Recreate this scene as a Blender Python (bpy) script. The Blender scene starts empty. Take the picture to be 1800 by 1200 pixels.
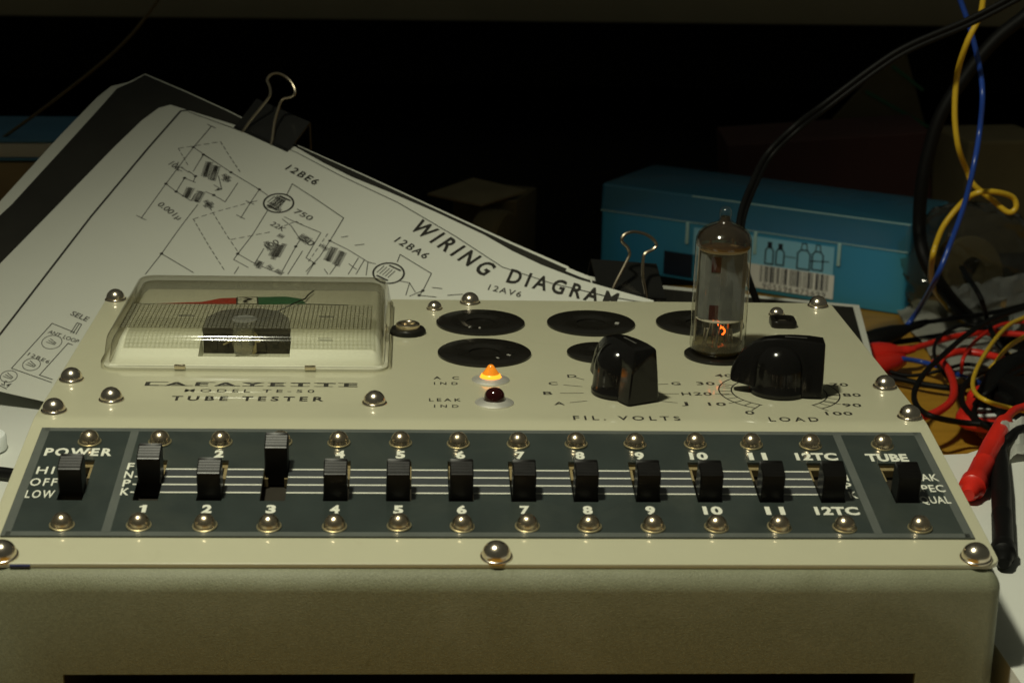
import bpy, bmesh, math, random
from mathutils import Vector, Matrix
SC = bpy.context.scene
random.seed(7)
MM = 0.001
DATA = {'SHEET': {'O': [-133.8, 323.2, 40.2], 'e1': [0.82178, -0.5077, -0.25869], 'e2': [-0.56981, -0.73221, -0.37308], 'n': [0.0, -0.45399, 0.89101]},
 'OUT': [[16.3, 133.0], [8.0, 83.7], [0.2, 38.8], [-3.0, 16.1], [-3.0, 4.4], [-0.3, -0.3], [9.2, -1.9], [38.4, -6.7], [64.8, -9.2], [81.7, -7.2], [98.5, -6.4], [117.1, -7.5], [142.0, -8.2], [166.8, -7.7], [182.6, -5.7],
         [197.1, -5.3], [215.1, -6.7], [235.2, -11.4], [247.0, -14.6]],
 'OUTB': [[82.9, 174.0], [67.1, 179.1], [61.4, 180.8]],
 'BLK': [[-8.4, 121.0], [-15.0, 94.1], [-25.7, 47.3], [-32.3, 13.8], [-33.0, 3.3], [-28.8, -3.7], [-27.0, -13.5], [-1.7, -14.1], [22.0, -13.9], [62.8, -11.9], [100.4, -12.2], [137.3, -11.9], [178.8, -11.7], [219.4, -12.4],
         [252.9, -28.4], [284.8, -44.2], [318.4, -61.7], [326.5, -43.8], [332.7, -28.5]],
 'LINES': [[[25.1, 1.3], [28.6, 18.1], [35.7, 45.0], [42.4, 68.8]], [[22.8, 1.3], [27.5, 1.3]], [[39.6, 68.8], [44.8, 68.7]], [[28.6, 18.1], [53.4, 22.3], [70.9, 24.4], [76.1, 25.5]], [[35.6, 19.6], [39.6, 31.3]],
           [[35.6, 19.6], [45.1, 20.9], [53.4, 22.3]], [[38.0, 32.5], [42.7, 33.5], [44.3, 37.0]], [[34.0, 32.4], [38.5, 33.1]], [[30.2, 30.2], [31.9, 34.5], [35.6, 34.2]], [[35.7, 45.0], [42.8, 46.6], [52.0, 47.7], [50.4, 43.1]],
           [[42.8, 46.6], [39.6, 37.2]], [[39.6, 37.2], [45.5, 36.9]], [[55.9, 47.8], [59.9, 64.6], [64.5, 81.6], [67.6, 95.3]], [[64.5, 81.6], [82.9, 83.1]], [[57.4, 39.0], [64.3, 39.7], [60.5, 26.4]],
           [[52.9, 33.5], [57.7, 33.9]], [[50.5, 27.4], [57.7, 33.9], [55.8, 36.3]], [[53.1, 39.2], [57.4, 39.0]], [[70.9, 24.4], [73.5, 34.1], [76.5, 44.2]], [[73.8, 43.7], [78.4, 43.8]], [[71.1, 33.9], [75.5, 33.8]],
           [[72.6, 34.7], [74.9, 31.1]], [[82.6, 19.9], [80.0, 12.9], [96.4, 15.6], [112.1, 18.6], [116.4, 34.1], [119.1, 44.8], [120.2, 55.6]], [[82.8, 34.0], [87.6, 50.2], [90.2, 63.2], [91.2, 67.1], [99.1, 67.5]],
           [[91.1, 32.8], [96.1, 32.9], [110.1, 32.1], [114.9, 48.7], [120.2, 49.4]], [[116.4, 34.1], [126.1, 34.3], [137.9, 35.8]], [[119.8, 49.7], [121.6, 56.7]],
           [[91.3, 34.5], [97.2, 35.9], [105.8, 40.8], [107.0, 45.4], [112.1, 61.3]], [[111.1, 46.1], [115.1, 61.3]], [[90.2, 63.2], [99.8, 64.0], [112.2, 63.0]], [[97.0, 54.3], [99.8, 64.0]], [[95.8, 69.5], [97.0, 73.9]],
           [[132.7, 36.0], [135.4, 46.8]], [[135.5, 35.7], [138.0, 44.9]], [[127.9, 44.7], [129.2, 51.2]], [[125.4, 50.0], [128.5, 51.7]], [[118.9, 29.5], [120.8, 27.2]], [[126.7, 30.3], [129.4, 27.5]],
           [[147.4, 28.6], [145.6, 24.0], [163.2, 26.3], [166.4, 37.1], [163.9, 43.1]], [[164.5, 39.8], [159.2, 36.4], [155.3, 37.7]], [[140.7, 34.9], [137.5, 35.8], [141.8, 43.0]], [[166.8, 40.4], [173.1, 37.2]],
           [[168.5, 33.3], [172.1, 31.5]], [[131.7, 41.4], [136.4, 42.4]], [[176.3, 33.6], [181.0, 29.4]], [[159.2, 36.4], [162.3, 43.5]], [[166.4, 37.1], [166.8, 40.4]], [[57.1, 139.3], [62.0, 167.3], [80.0, 164.2]],
           [[57.1, 139.3], [68.0, 138.1]], [[66.9, 139.2], [64.9, 133.3], [67.0, 133.0], [69.0, 138.5]], [[67.8, 138.9], [66.1, 133.6]], [[70.1, 144.2], [73.4, 163.9], [79.1, 162.8]], [[70.1, 144.2], [72.1, 143.9]],
           [[64.9, 176.8], [68.4, 176.7]]],
 'DASH': [[[23.8, 22.6], [35.7, 7.8], [45.8, 13.8], [57.5, 20.3]], [[23.8, 22.6], [35.9, 30.0]], [[60.7, 56.6], [77.6, 66.5], [93.1, 75.0]], [[58.5, 44.9], [79.5, 56.9], [90.4, 62.7]], [[82.1, 57.8], [93.2, 43.3]],
          [[60.7, 56.6], [65.9, 46.2], [72.7, 34.6]], [[112.9, 31.0], [117.5, 51.3]], [[94.8, 37.6], [96.9, 32.3], [101.9, 32.5]]],
 'HATCH': [[[40.7, 22.5], [45.3, 31.2]], [[41.7, 22.2], [46.6, 31.2]], [[44.7, 22.7], [49.2, 31.3]], [[46.2, 22.5], [50.7, 31.2]], [[45.5, 41.2], [48.0, 47.1]], [[47.0, 40.9], [49.4, 46.9]], [[50.8, 40.5], [53.2, 46.8]],
           [[52.3, 40.2], [54.7, 46.7]], [[120.0, 36.9], [122.5, 45.0]], [[121.2, 36.6], [124.0, 44.9]], [[124.4, 36.8], [127.0, 45.0]], [[125.9, 36.9], [128.5, 45.2]], [[81.1, 28.6], [81.8, 31.9]], [[80.0, 24.0], [84.5, 24.3]],
           [[82.5, 30.5], [87.3, 30.8]], [[81.3, 24.6], [83.0, 29.5]], [[83.5, 24.9], [85.3, 29.8]], [[99.5, 49.0], [102.1, 56.1]], [[101.1, 48.7], [104.2, 57.3]], [[102.2, 47.0], [104.8, 55.0]], [[95.1, 50.3], [99.6, 53.4]],
           [[100.5, 61.7], [101.1, 64.8]], [[101.7, 61.7], [102.8, 65.4]], [[105.3, 61.8], [107.8, 62.7]], [[109.8, 62.1], [113.0, 62.5]], [[52.0, 25.3], [56.6, 27.9]], [[54.1, 28.7], [55.0, 25.1]], [[57.1, 44.0], [62.1, 46.2]],
           [[59.2, 47.3], [60.5, 43.5]], [[115.4, 38.4], [118.8, 39.6]], [[96.6, 43.7], [99.0, 43.8]], [[104.4, 38.1], [109.5, 38.5]], [[104.5, 39.9], [109.5, 40.8]]],
 'DOTS': [[28.6, 18.1], [35.6, 19.6], [35.7, 45.0], [42.8, 46.6], [42.7, 33.5], [53.4, 22.3], [70.9, 24.4], [64.5, 81.6], [116.4, 34.1], [90.2, 63.2], [119.8, 49.7], [107.0, 45.4], [39.6, 37.2], [57.4, 39.0], [56.5, 34.8],
          [166.4, 37.1], [166.8, 40.4]],
 'RINGS': [([83.4, 26.9], 9.5, 1.0), ([148.6, 36.5], 9.5, 1.0), ([64.5, 147.4], 3.9, 0.35), ([66.8, 161.3], 3.4, 0.35), ([64.3, 171.2], 3.2, 0.35)],
 'BORDER': [[9.2, -1.9], [6.6, 0.6], [12.9, 30.6], [24.6, 80.7], [42.1, 145.4], [46.1, 160.5]],
 'FRAME': [[10.0, -0.9], [40.5, -4.0], [67.4, -6.0], [94.0, -4.1], [125.1, -3.6], [157.8, 0.6], [185.0, 5.6], [206.7, 2.4], [230.3, -4.4], [244.0, -10.4]],
 'STXT': [('WIRING', [138.6, 7.9], [181.8, 15.0], 8.6), ('DIAGRAM', [191.3, 12.6], [236.0, -0.8], 8.6), ('12BE6', [71.0, 6.6], [88.4, 7.9], 4), ('12BA6', [138.5, 18.6], [155.6, 20.4], 4),
          ('12AV6', [187.8, 21.1], [201.3, 17.2], 3.4), ('0.001µ', [41.9, 58.3], [55.9, 60.9], 3), ('22K', [89.3, 40.6], [96.6, 41.0], 2.8), ('750', [92.2, 28.2], [101.6, 28.5], 3),
          ('ANT. LOOP', [59.5, 144.5], [73.0, 142.2], 2.0), ('12BE6', [61.8, 158.5], [71.7, 157.3], 1.8), ('SELE', [59.3, 131.5], [67.4, 130.7], 2.6), ('100', [98.2, 53.5], [100.2, 47.5], 3),
          ('10K', [27.6, 34.0], [34.4, 35.1], 3.2), ('S.4', [64.9, 176.1], [68.3, 176.0], 2.6), ('50', [105.8, 40.8], [112.0, 41.8], 3.2)],
 'CAB': {'yellow_main': [[245.8, 345.0, 101.1], [245.5, 345.0, 93.1], [244.6, 345.0, 85.1], [239.7, 345.0, 72.9], [238.5, 352.0, 57.0], [238.9, 352.0, 37.7], [242.3, 352.0, 21.1], [250.6, 362.0, 7.9], [254.7, 362.0, 0.8],
                         [264.9, 362.0, -6.8], [272.6, 360.0, -12.3], [276.4, 360.0, -9.7], [273.8, 360.0, -4.5], [262.3, 355.0, -1.0], [253.8, 355.0, -2.0], [249.3, 362.0, -8.7], [241.7, 362.0, -19.5], [238.3, 362.0, -29.7],
                         [237.2, 362.0, -37.0], [245.7, 390.0, -54.5], [257.5, 416.4, -70.0], [275.8, 438.5, -88.0], [280.9, 422.1, -92.0], [283.2, 395.2, -92.0], [288.3, 372.8, -92.0]],
         'blue_main': [[234.3, 356.0, 99.8], [237.8, 356.0, 91.8], [243.8, 356.0, 78.4], [250.3, 356.0, 59.4], [250.5, 348.0, 46.8], [250.7, 348.0, 30.3], [246.4, 338.0, 15.4], [243.5, 338.0, -4.1], [238.3, 338.0, -24.0],
                       [232.8, 338.0, -41.2], [239.4, 389.0, -72.0], [229.1, 385.5, -84.0], [213.8, 372.7, -88.0], [200.4, 359.3, -88.0]],
         'blue_short': [[196.2, 342.2, -84.0], [208.4, 345.4, -84.0], [219.7, 344.8, -84.0], [231.7, 345.8, -86.0], [240.1, 334.5, -86.0], [251.0, 331.6, -90.0], [255.1, 324.3, -90.0]],
         'red_clip_lead': [[226.9, 353.1, -82.0], [242.7, 366.6, -82.0], [261.4, 380.6, -82.0], [277.7, 385.4, -82.0], [294.9, 382.7, -82.0], [305.7, 378.8, -82.0]],
         'red_arc': [[281.2, 305.2, -80.0], [274.5, 318.8, -80.0], [265.5, 335.7, -80.0], [253.7, 344.2, -80.0], [243.3, 340.0, -80.0], [240.3, 347.9, -86.0], [236.4, 342.0, -86.0]],
         'red_loop': [[232.7, 317.0, -76.0], [231.5, 298.5, -76.0], [227.0, 273.8, -76.0], [220.1, 253.6, -76.0], [210.4, 238.9, -76.0], [200.4, 230.1, -76.0], [191.8, 226.1, -76.0]],
         'red_probe_lead': [[195.4, 106.1, -35.0], [204.0, 122.7, -37.0], [210.5, 130.5, -38.0], [221.7, 137.7, -38.0]],
         'black_arc': [[313.6, 406.8, -70.0], [296.5, 391.5, -70.0], [273.4, 369.9, -70.0], [251.6, 340.2, -70.0], [231.0, 306.6, -70.0], [213.1, 275.3, -70.0], [204.4, 258.7, -74.0], [200.6, 237.5, -74.0], [203.9, 225.1, -74.0],
                       [219.9, 235.2, -80.0], [231.8, 232.4, -80.0], [243.1, 228.0, -80.0], [254.9, 225.1, -80.0]],
         'black_inner': [[283.5, 310.6, -84.0], [274.0, 315.9, -84.0], [266.1, 326.8, -84.0], [249.7, 309.0, -80.0], [237.3, 289.9, -80.0], [229.1, 267.5, -80.0], [226.7, 246.3, -80.0], [229.2, 232.3, -80.0],
                         [234.6, 224.8, -80.0]],
         'black_straight': [[211.7, 333.5, -90.0], [218.9, 328.1, -90.0], [230.6, 319.2, -90.0], [241.2, 316.7, -90.0], [256.0, 327.1, -90.0], [270.4, 336.4, -84.0], [288.1, 360.4, -84.0], [308.2, 385.7, -84.0]],
         'black_clip_lead': [[243.1, 389.7, -78.0], [270.3, 402.6, -78.0], [292.3, 414.6, -78.0], [308.5, 426.7, -78.0], [325.1, 439.1, -78.0]],
         'black_low': [[207.1, 387.7, -91.0], [218.9, 393.2, -91.0], [240.6, 401.2, -91.0], [268.9, 415.0, -91.0], [288.6, 418.9, -91.0], [304.4, 409.5, -91.0], [314.0, 401.2, -91.0]],
         'black_thick': [[301.4, 420.0, 87.5], [290.5, 420.0, 77.2], [276.8, 420.0, 65.3], [263.6, 420.0, 47.5], [252.0, 420.0, 26.6], [246.9, 420.0, 5.5], [244.9, 420.0, -12.8], [245.5, 420.0, -34.2], [246.4, 410.0, -47.3],
                         [255.5, 407.4, -62.0], [273.0, 422.3, -80.0], [283.2, 420.5, -88.0], [288.4, 398.8, -88.0], [296.0, 384.2, -88.0]],
         'twin': [[262.4, 330.0, 99.7], [253.5, 330.0, 94.3], [234.4, 330.0, 84.0], [208.5, 330.0, 72.2], [193.2, 330.0, 62.2], [170.3, 330.0, 43.9], [155.4, 320.0, 35.2], [142.9, 320.0, 21.6], [132.6, 300.0, 10.8],
                  [125.0, 280.0, 1.8], [121.7, 262.0, -7.0], [125.3, 262.0, -20.0], [131.8, 262.0, -35.6]],
         'yellow_small': [[303.1, 376.1, -66.0], [285.5, 358.2, -66.0], [272.8, 343.2, -66.0], [255.9, 312.9, -66.0], [238.0, 275.4, -66.0], [227.8, 249.4, -66.0], [222.5, 226.7, -64.0], [224.8, 215.7, -64.0],
                          [239.1, 232.3, -72.0], [244.8, 227.7, -72.0]],
         'yellow_short': [[307.7, 386.3, -78.0], [288.8, 364.6, -78.0], [273.6, 344.0, -78.0], [259.0, 316.7, -78.0], [258.0, 327.4, -86.0]],
         'black_extra': [[280.3, 304.2, -74.0], [266.2, 294.7, -74.0], [251.7, 278.4, -74.0], [238.0, 259.4, -74.0], [233.5, 262.1, -82.0], [230.0, 241.3, -82.0], [237.2, 224.5, -82.0]],
         'red_thin': [[283.5, 310.6, -84.0], [269.4, 310.3, -84.0], [255.2, 304.6, -84.0], [247.0, 302.6, -88.0], [237.7, 280.2, -88.0]],
         'black_cross': [[275.4, 437.1, -60.0], [267.9, 377.3, -60.0], [277.4, 391.3, -76.0], [269.8, 349.1, -76.0], [279.9, 343.1, -86.0], [287.6, 322.5, -86.0]],
         'thin_a': [[270.2, 271.1, -82.0], [260.6, 274.3, -82.0], [245.2, 272.3, -82.0], [238.9, 296.3, -86.0], [237.5, 323.2, -86.0], [235.9, 339.8, -80.0], [247.0, 370.2, -80.0], [264.4, 392.0, -80.0], [279.0, 390.2, -80.0]],
         'thin_b': [[246.8, 328.1, -86.0], [247.1, 327.7, -78.0], [262.1, 357.7, -78.0], [282.2, 385.5, -78.0], [297.6, 392.5, -78.0], [309.9, 392.9, -78.0]],
         'thin_c': [[212.3, 336.5, -88.0], [221.8, 329.2, -88.0], [234.3, 324.2, -84.0], [251.7, 335.9, -84.0], [262.7, 324.9, -84.0], [266.6, 301.3, -84.0], [277.0, 291.0, -84.0]],
         'bp_lead': [[184.5, 75.8, -37.0], [188.3, 84.2, -37.0], [192.3, 88.3, -35.0], [199.6, 97.2, -35.0], [211.0, 106.3, -35.0]],
         'left_cable': [[-172.4, 81.1, -47.0], [-164.3, 79.5, -47.0], [-158.0, 77.3, -47.0], [-151.7, 74.6, -47.0]],
         'left_wire': [[-256.0, 480.0, -12.1], [-246.5, 480.0, -5.1], [-227.5, 480.0, 8.6], [-211.8, 480.0, 20.5], [-189.9, 480.0, 37.8], [-173.6, 480.0, 53.2], [-160.1, 480.0, 70.1], [-155.4, 480.0, 77.6]]},
 'PT': {'boxL': [90.6, 565.2, -95.0],
        'boxR': [252.8, 462.7, -95.0],
        'rp0': [162.6, 38.2, -38.0],
        'rp1': [196.6, 109.0, -36.0],
        'bp0': [157.3, -17.6, -38.6],
        'bp1': [186.0, 81.0, -38.0],
        'bc0': [206.1, 370.3, -84.0],
        'bc1': [248.2, 399.1, -80.0],
        'rc0': [202.6, 345.5, -82.0],
        'rc1': [229.5, 354.1, -82.0],
        'rd0': [202.9, 333.6, -86.0],
        'rd1': [224.5, 351.4, -86.0],
        'pap0': [146.6, 83.2, -42.0],
        'pap1': [176.9, 88.9, -42.0],
        'pap2': [193.2, 101.4, -42.0],
        'pap3': [208.4, 109.2, -42.0],
        'papb': [137.7, -109.8, -42.0],
        'tp0': [189.6, 96.0, -39.0],
        'tp1': [200.0, 98.5, -35.0],
        'tp2': [196.1, 80.7, -40.0],
        'tp3': [186.2, 77.4, -41.0],
        'lp0': [-195.7, 193.6, -58.0],
        'lp1': [-159.2, 179.8, -58.0],
        'lp2': [-157.9, 20.9, -58.0],
        'cap': [-169.9, 105.6, -50.0],
        'bag0': [284.8, 459.0, -95.0],
        'bag1': [320.8, 460.1, -95.0],
        'foil0': [270.7, 414.3, -80.0],
        'foil1': [319.1, 459.7, -80.0],
        'foilb0': [274.3, 412.8, -90.0],
        'foilb1': [311.0, 430.6, -90.0],
        'scrap0': [235.2, 481.3, -95.0],
        'scrap1': [294.6, 459.3, -95.0],
        'scrap2': [263.5, 333.6, -95.0],
        'scrap3': [226.6, 323.8, -95.0],
        'redc0': [237.9, 277.8, -80.0],
        'redc1': [261.6, 278.3, -80.0],
        'redc2': [226.4, 238.5, -80.0],
        'redc3': [247.4, 233.4, -80.0],
        'grey': [294.2, 403.5, -95.0],
        'greyt': [302.7, 430.9, -95.0],
        'blob': [253.8, 257.2, -95.0],
        'blobt': [246.0, 241.2, -80.0]},
 'PY': {'shL': [-373.5, 1000.0, 7.8],
        'shM': [103.6, 1000.0, 2.3],
        'shR': [501.3, 1000.0, 2.1],
        'boxTR': [253.5, 464.0, -41.7],
        'boxTL': [92.5, 565.0, -43.8],
        'bookTL': [-254.8, 520.0, -2.4],
        'bookF': [-232.3, 470.0, -4.6],
        'bookB': [-232.6, 470.0, -11.1],
        'bookBB': [-232.9, 470.0, -16.7],
        'wood': [-233.8, 470.0, -33.9],
        'bookR': [-217.2, 470.0, -4.1],
        'maL': [191.7, 650.0, -35.8],
        'maR': [313.5, 650.0, -21.4],
        'maB': [264.3, 650.0, -60.3],
        'cbA': [288.0, 760.0, -44.0],
        'cbB': [324.1, 760.0, 11.6],
        'cbC': [345.6, 760.0, -40.3],
        'twA': [-9.4, 560.0, -52.0],
        'twB': [16.0, 560.0, -44.7],
        'twC': [39.9, 560.0, -47.9],
        'twD': [47.3, 560.0, -72.2],
        'glint': [333.5, 700.0, -7.5],
        'dk': [346.8, 640.0, -8.8],
        'bagc': [284.3, 420.0, -58.7],
        'bagt': [287.8, 440.0, -33.6],
        'bagr': [307.5, 430.0, -57.9],
        'bagl': [261.7, 420.0, -65.2],
        'cl1': [-88.0, 300.0, 36.0],
        'cl1t': [-80.1, 300.0, 63.4]},
 'CLIP': {'c1': [44.2, -14.1], 'c2': [233.8, -19.6]},
 'DIAL': {'red': [[-112.8, 103.7], [-96.5, 106.6], [-90.8, 111.6], [-85.2, 112.5], [-84.5, 104.2], [-95.6, 103.8]],
          'box': [[-85.0, 113.0], [-77.8, 113.8], [-76.9, 104.5], [-84.2, 104.2]],
          'green': [[-77.5, 113.8], [-67.8, 114.9], [-62.0, 111.9], [-60.0, 105.0], [-76.7, 103.8]],
          'pointer': [[-58.1, 118.9], [-59.8, 112.7], [-60.5, 107.9], [-61.9, 105.5]],
          'thin': [[-60.0, 105.0], [-45.3, 103.9]],
          'mov': [[-91.8, 68.6], [-89.9, 47.1], [-62.6, 46.6], [-63.7, 69.4], [-64.7, 85.8], [-68.9, 94.7], [-80.3, 98.5], [-89.8, 95.2], [-93.2, 84.9]],
          'face': [[-121.5, 126.0], [-36.4, 125.2], [-34.6, 42.6], [-117.6, 42.4]],
          'band': [[-120.1, 83.3], [-34.9, 84.0], [-34.3, 54.4], [-120.4, 54.9]],
          'boss': [[-78.3, 66.9], [-82.6, 65.7], [-73.7, 66.0]]},
 'MV': [[-91.0, 57.0, 3.7], [-63.3, 57.0, 3.5], [-90.8, 57.0, 10.3], [-62.5, 57.0, 10.5]],
 'CAM': [3279.975634, 0.28604, -0.055838, 0.023787, -0.022551, -0.533827, 0.182052, 0.138639, 0.081438, 0.153683]}

# ------------------------------------------------------------------ camera, world, lamp, exposure
def cam_rot(p, y, r):
    fwd = Vector((-math.sin(y)*math.cos(p), math.cos(y)*math.cos(p), -math.sin(p)))
    right = Vector((math.cos(y), math.sin(y), 0)); up = right.cross(fwd)
    m = Matrix((right, up, -fwd)).transposed()
    return m @ Matrix.Rotation(r, 3, 'Z')
CAMV = DATA['CAM']
cd = bpy.data.cameras.new('camera'); cam = bpy.data.objects.new('camera', cd); SC.collection.objects.link(cam)
cam.matrix_world = Matrix.Translation(Vector(CAMV[4:7])) @ cam_rot(*CAMV[1:4]).to_4x4()
cd.sensor_width = 36; cd.sensor_fit = 'HORIZONTAL'; cd.lens = CAMV[0]/1800*36
cd.clip_start = .02; cd.clip_end = 20
cd.dof.use_dof = True; cd.dof.focus_distance = .62; cd.dof.aperture_fstop = 30
SC.camera = cam
w = bpy.data.worlds.new('World'); SC.world = w; w.use_nodes = True
bg = w.node_tree.nodes['Background']; bg.inputs[0].default_value = (.78, .80, .62, 1); bg.inputs[1].default_value = .055
ld = bpy.data.lights.new('lamp_bulb', 'POINT'); ld.shadow_soft_size = .028; ld.energy = 15.0; ld.color = (.98, .965, .74)
LAMP = Vector((-.155, -.17, .62))
lamp = bpy.data.objects.new('lamp_bulb', ld); SC.collection.objects.link(lamp); lamp.location = LAMP
SC.view_settings.view_transform = 'Standard'; SC.view_settings.look = 'None'; SC.view_settings.exposure = 0; SC.view_settings.gamma = 1
SC.cycles.use_denoising = True
SC.cycles.max_bounces = 10; SC.cycles.transparent_max_bounces = 24; SC.cycles.caustics_reflective = False; SC.cycles.caustics_refractive = False
SC.cycles.sample_clamp_indirect = 4

# ------------------------------------------------------------------ materials
def N(nt, t, **kw):
    n = nt.nodes.new(t)
    for k, v in kw.items():
        if k in n.inputs: n.inputs[k].default_value = v
        else: setattr(n, k, v)
    return n
def mat(name, col, rough=.5, metal=0, coat=0, coat_rough=.05, var=0, vscale=60, bump=0, bscale=400, spec=.5, emit=None, estr=0, trans=0, ior=1.45, alpha=1, vstretch=None, sheen=0, rvar=0):
    m = bpy.data.materials.new(name); m.use_nodes = True; nt = m.node_tree; b = nt.nodes['Principled BSDF']
    b.inputs['Base Color'].default_value = (*col, 1); b.inputs['Roughness'].default_value = rough; b.inputs['Metallic'].default_value = metal
    b.inputs['Specular IOR Level'].default_value = spec
    b.inputs['Coat Weight'].default_value = coat; b.inputs['Coat Roughness'].default_value = coat_rough
    b.inputs['Transmission Weight'].default_value = trans; b.inputs['IOR'].default_value = ior; b.inputs['Alpha'].default_value = alpha
    if emit: b.inputs['Emission Color'].default_value = (*emit, 1); b.inputs['Emission Strength'].default_value = estr
    tc = N(nt, 'ShaderNodeTexCoord')
    vec = tc.outputs['Object']
    if vstretch:
        mp = N(nt, 'ShaderNodeMapping'); mp.inputs['Scale'].default_value = vstretch; nt.links.new(vec, mp.inputs[0]); vec = mp.outputs[0]
    if var or rvar:
        nz = N(nt, 'ShaderNodeTexNoise', Scale=vscale, Detail=5.0, Roughness=.6); nt.links.new(vec, nz.inputs['Vector'])
    if var:
        mr = N(nt, 'ShaderNodeMapRange'); mr.inputs['To Min'].default_value = 1-var; mr.inputs['To Max'].default_value = 1+var
        mr.inputs['From Min'].default_value = .25; mr.inputs['From Max'].default_value = .75
        nt.links.new(nz.outputs[0], mr.inputs[0])
        vm = N(nt, 'ShaderNodeVectorMath', operation='SCALE'); vm.inputs[0].default_value = col
        nt.links.new(mr.outputs[0], vm.inputs['Scale']); nt.links.new(vm.outputs[0], b.inputs['Base Color'])
    if rvar:
        mr2 = N(nt, 'ShaderNodeMapRange'); mr2.inputs['To Min'].default_value = max(0, rough-rvar); mr2.inputs['To Max'].default_value = rough+rvar
        nt.links.new(nz.outputs[0], mr2.inputs[0]); nt.links.new(mr2.outputs[0], b.inputs['Roughness'])
    if bump:
        n2 = N(nt, 'ShaderNodeTexNoise', Scale=bscale, Detail=3.0); nt.links.new(vec, n2.inputs['Vector'])
        bp = N(nt, 'ShaderNodeBump', Strength=bump, Distance=.0005); nt.links.new(n2.outputs[0], bp.inputs['Height']); nt.links.new(bp.outputs[0], b.inputs['Normal'])
    return m
def clear(name, tint=(.97, .97, .95), edge=(.6, .56, .45), ior=1.5, rough=.02, power=2.5, bump=0, bscale=120, haze=0, hazecol=(.8, .8, .72)):
    """thin clear glass or plastic: tinted transparency, deeper where the wall is seen edge-on, plus a Fresnel reflection"""
    m = bpy.data.materials.new(name); m.use_nodes = True; nt = m.node_tree; nt.nodes.remove(nt.nodes['Principled BSDF'])
    out = nt.nodes['Material Output']
    lw = N(nt, 'ShaderNodeLayerWeight', Blend=.5); pw = N(nt, 'ShaderNodeMath', operation='POWER'); pw.inputs[1].default_value = power
    nt.links.new(lw.outputs['Facing'], pw.inputs[0])
    mx = N(nt, 'ShaderNodeMix', data_type='RGBA'); mx.inputs[6].default_value = (*tint, 1); mx.inputs[7].default_value = (*edge, 1)
    nt.links.new(pw.outputs[0], mx.inputs[0])
    tr = N(nt, 'ShaderNodeBsdfTransparent'); nt.links.new(mx.outputs[2], tr.inputs[0])
    gl = N(nt, 'ShaderNodeBsdfGlossy', Roughness=rough); fr = N(nt, 'ShaderNodeFresnel', IOR=ior)
    ge = N(nt, 'ShaderNodeNewGeometry'); mi = N(nt, 'ShaderNodeMapRange'); mi.inputs['To Min'].default_value = ior; mi.inputs['To Max'].default_value = 1/ior   # a thin wall reflects alike from both sides
    nt.links.new(ge.outputs['Backfacing'], mi.inputs[0]); nt.links.new(mi.outputs[0], fr.inputs['IOR'])
    first = tr.outputs[0]
    if haze:
        df = N(nt, 'ShaderNodeBsdfDiffuse'); df.inputs[0].default_value = (*hazecol, 1)
        tl = N(nt, 'ShaderNodeBsdfTranslucent'); tl.inputs[0].default_value = (*hazecol, 1)
        ad = N(nt, 'ShaderNodeMixShader'); ad.inputs[0].default_value = .5; nt.links.new(df.outputs[0], ad.inputs[1]); nt.links.new(tl.outputs[0], ad.inputs[2])
        ms = N(nt, 'ShaderNodeMixShader'); ms.inputs[0].default_value = haze
        nt.links.new(tr.outputs[0], ms.inputs[1]); nt.links.new(ad.outputs[0], ms.inputs[2]); first = ms.outputs[0]
    mix = N(nt, 'ShaderNodeMixShader'); nt.links.new(fr.outputs[0], mix.inputs[0]); nt.links.new(first, mix.inputs[1]); nt.links.new(gl.outputs[0], mix.inputs[2])
    if bump:
        tc = N(nt, 'ShaderNodeTexCoord'); n2 = N(nt, 'ShaderNodeTexNoise', Scale=bscale, Detail=3.0); nt.links.new(tc.outputs['Object'], n2.inputs['Vector'])
        bp = N(nt, 'ShaderNodeBump', Strength=bump, Distance=.002); nt.links.new(n2.outputs[0], bp.inputs['Height'])
        nt.links.new(bp.outputs[0], gl.inputs['Normal']); nt.links.new(bp.outputs[0], fr.inputs['Normal'])
    nt.links.new(mix.outputs[0], out.inputs[0])
    return m
M = {}
M['cream'] = mat('cream_enamel', (.50, .485, .345), .38, coat=.75, coat_rough=.035, var=.03, vscale=35, bump=.03, bscale=900)
M['hammer'] = mat('olive_hammertone', (.185, .19, .118), .5, var=.2, vscale=1500, bump=.35, bscale=2600, spec=.4)
def wear(m, col2, scale, lo, hi, amt):
    # broad uneven wear: blotches of a second tone over the base colour
    nt = m.node_tree; b = nt.nodes['Principled BSDF']; src = b.inputs['Base Color'].links[0].from_socket
    tc = N(nt, 'ShaderNodeTexCoord'); nz = N(nt, 'ShaderNodeTexNoise', Scale=scale, Detail=6.0, Roughness=.65, Distortion=.8); nt.links.new(tc.outputs['Object'], nz.inputs['Vector'])
    mr = N(nt, 'ShaderNodeMapRange'); mr.inputs['From Min'].default_value = lo; mr.inputs['From Max'].default_value = hi; mr.inputs['To Max'].default_value = amt; nt.links.new(nz.outputs[0], mr.inputs[0])
    mx = N(nt, 'ShaderNodeMix', data_type='RGBA'); nt.links.new(mr.outputs[0], mx.inputs[0]); nt.links.new(src, mx.inputs[6]); mx.inputs[7].default_value = (*col2, 1); nt.links.new(mx.outputs[2], b.inputs['Base Color'])
wear(M['hammer'], (.30, .31, .22), 11, .50, .72, .55); wear(M['hammer'], (.10, .095, .05), 160, .66, .74, .6)
wear(M['cream'], (.40, .37, .25), 55, .60, .75, .22); wear(M['cream'], (.25, .20, .12), 420, .735, .76, .7)
M['dark_in'] = mat('dark_interior', (.012, .011, .009), .8, var=.2)
M['slate'] = mat('slate_anodised', (.032, .041, .038), .28, coat=.6, coat_rough=.04, var=.22, vscale=45, bump=.04, bscale=700)
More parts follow.
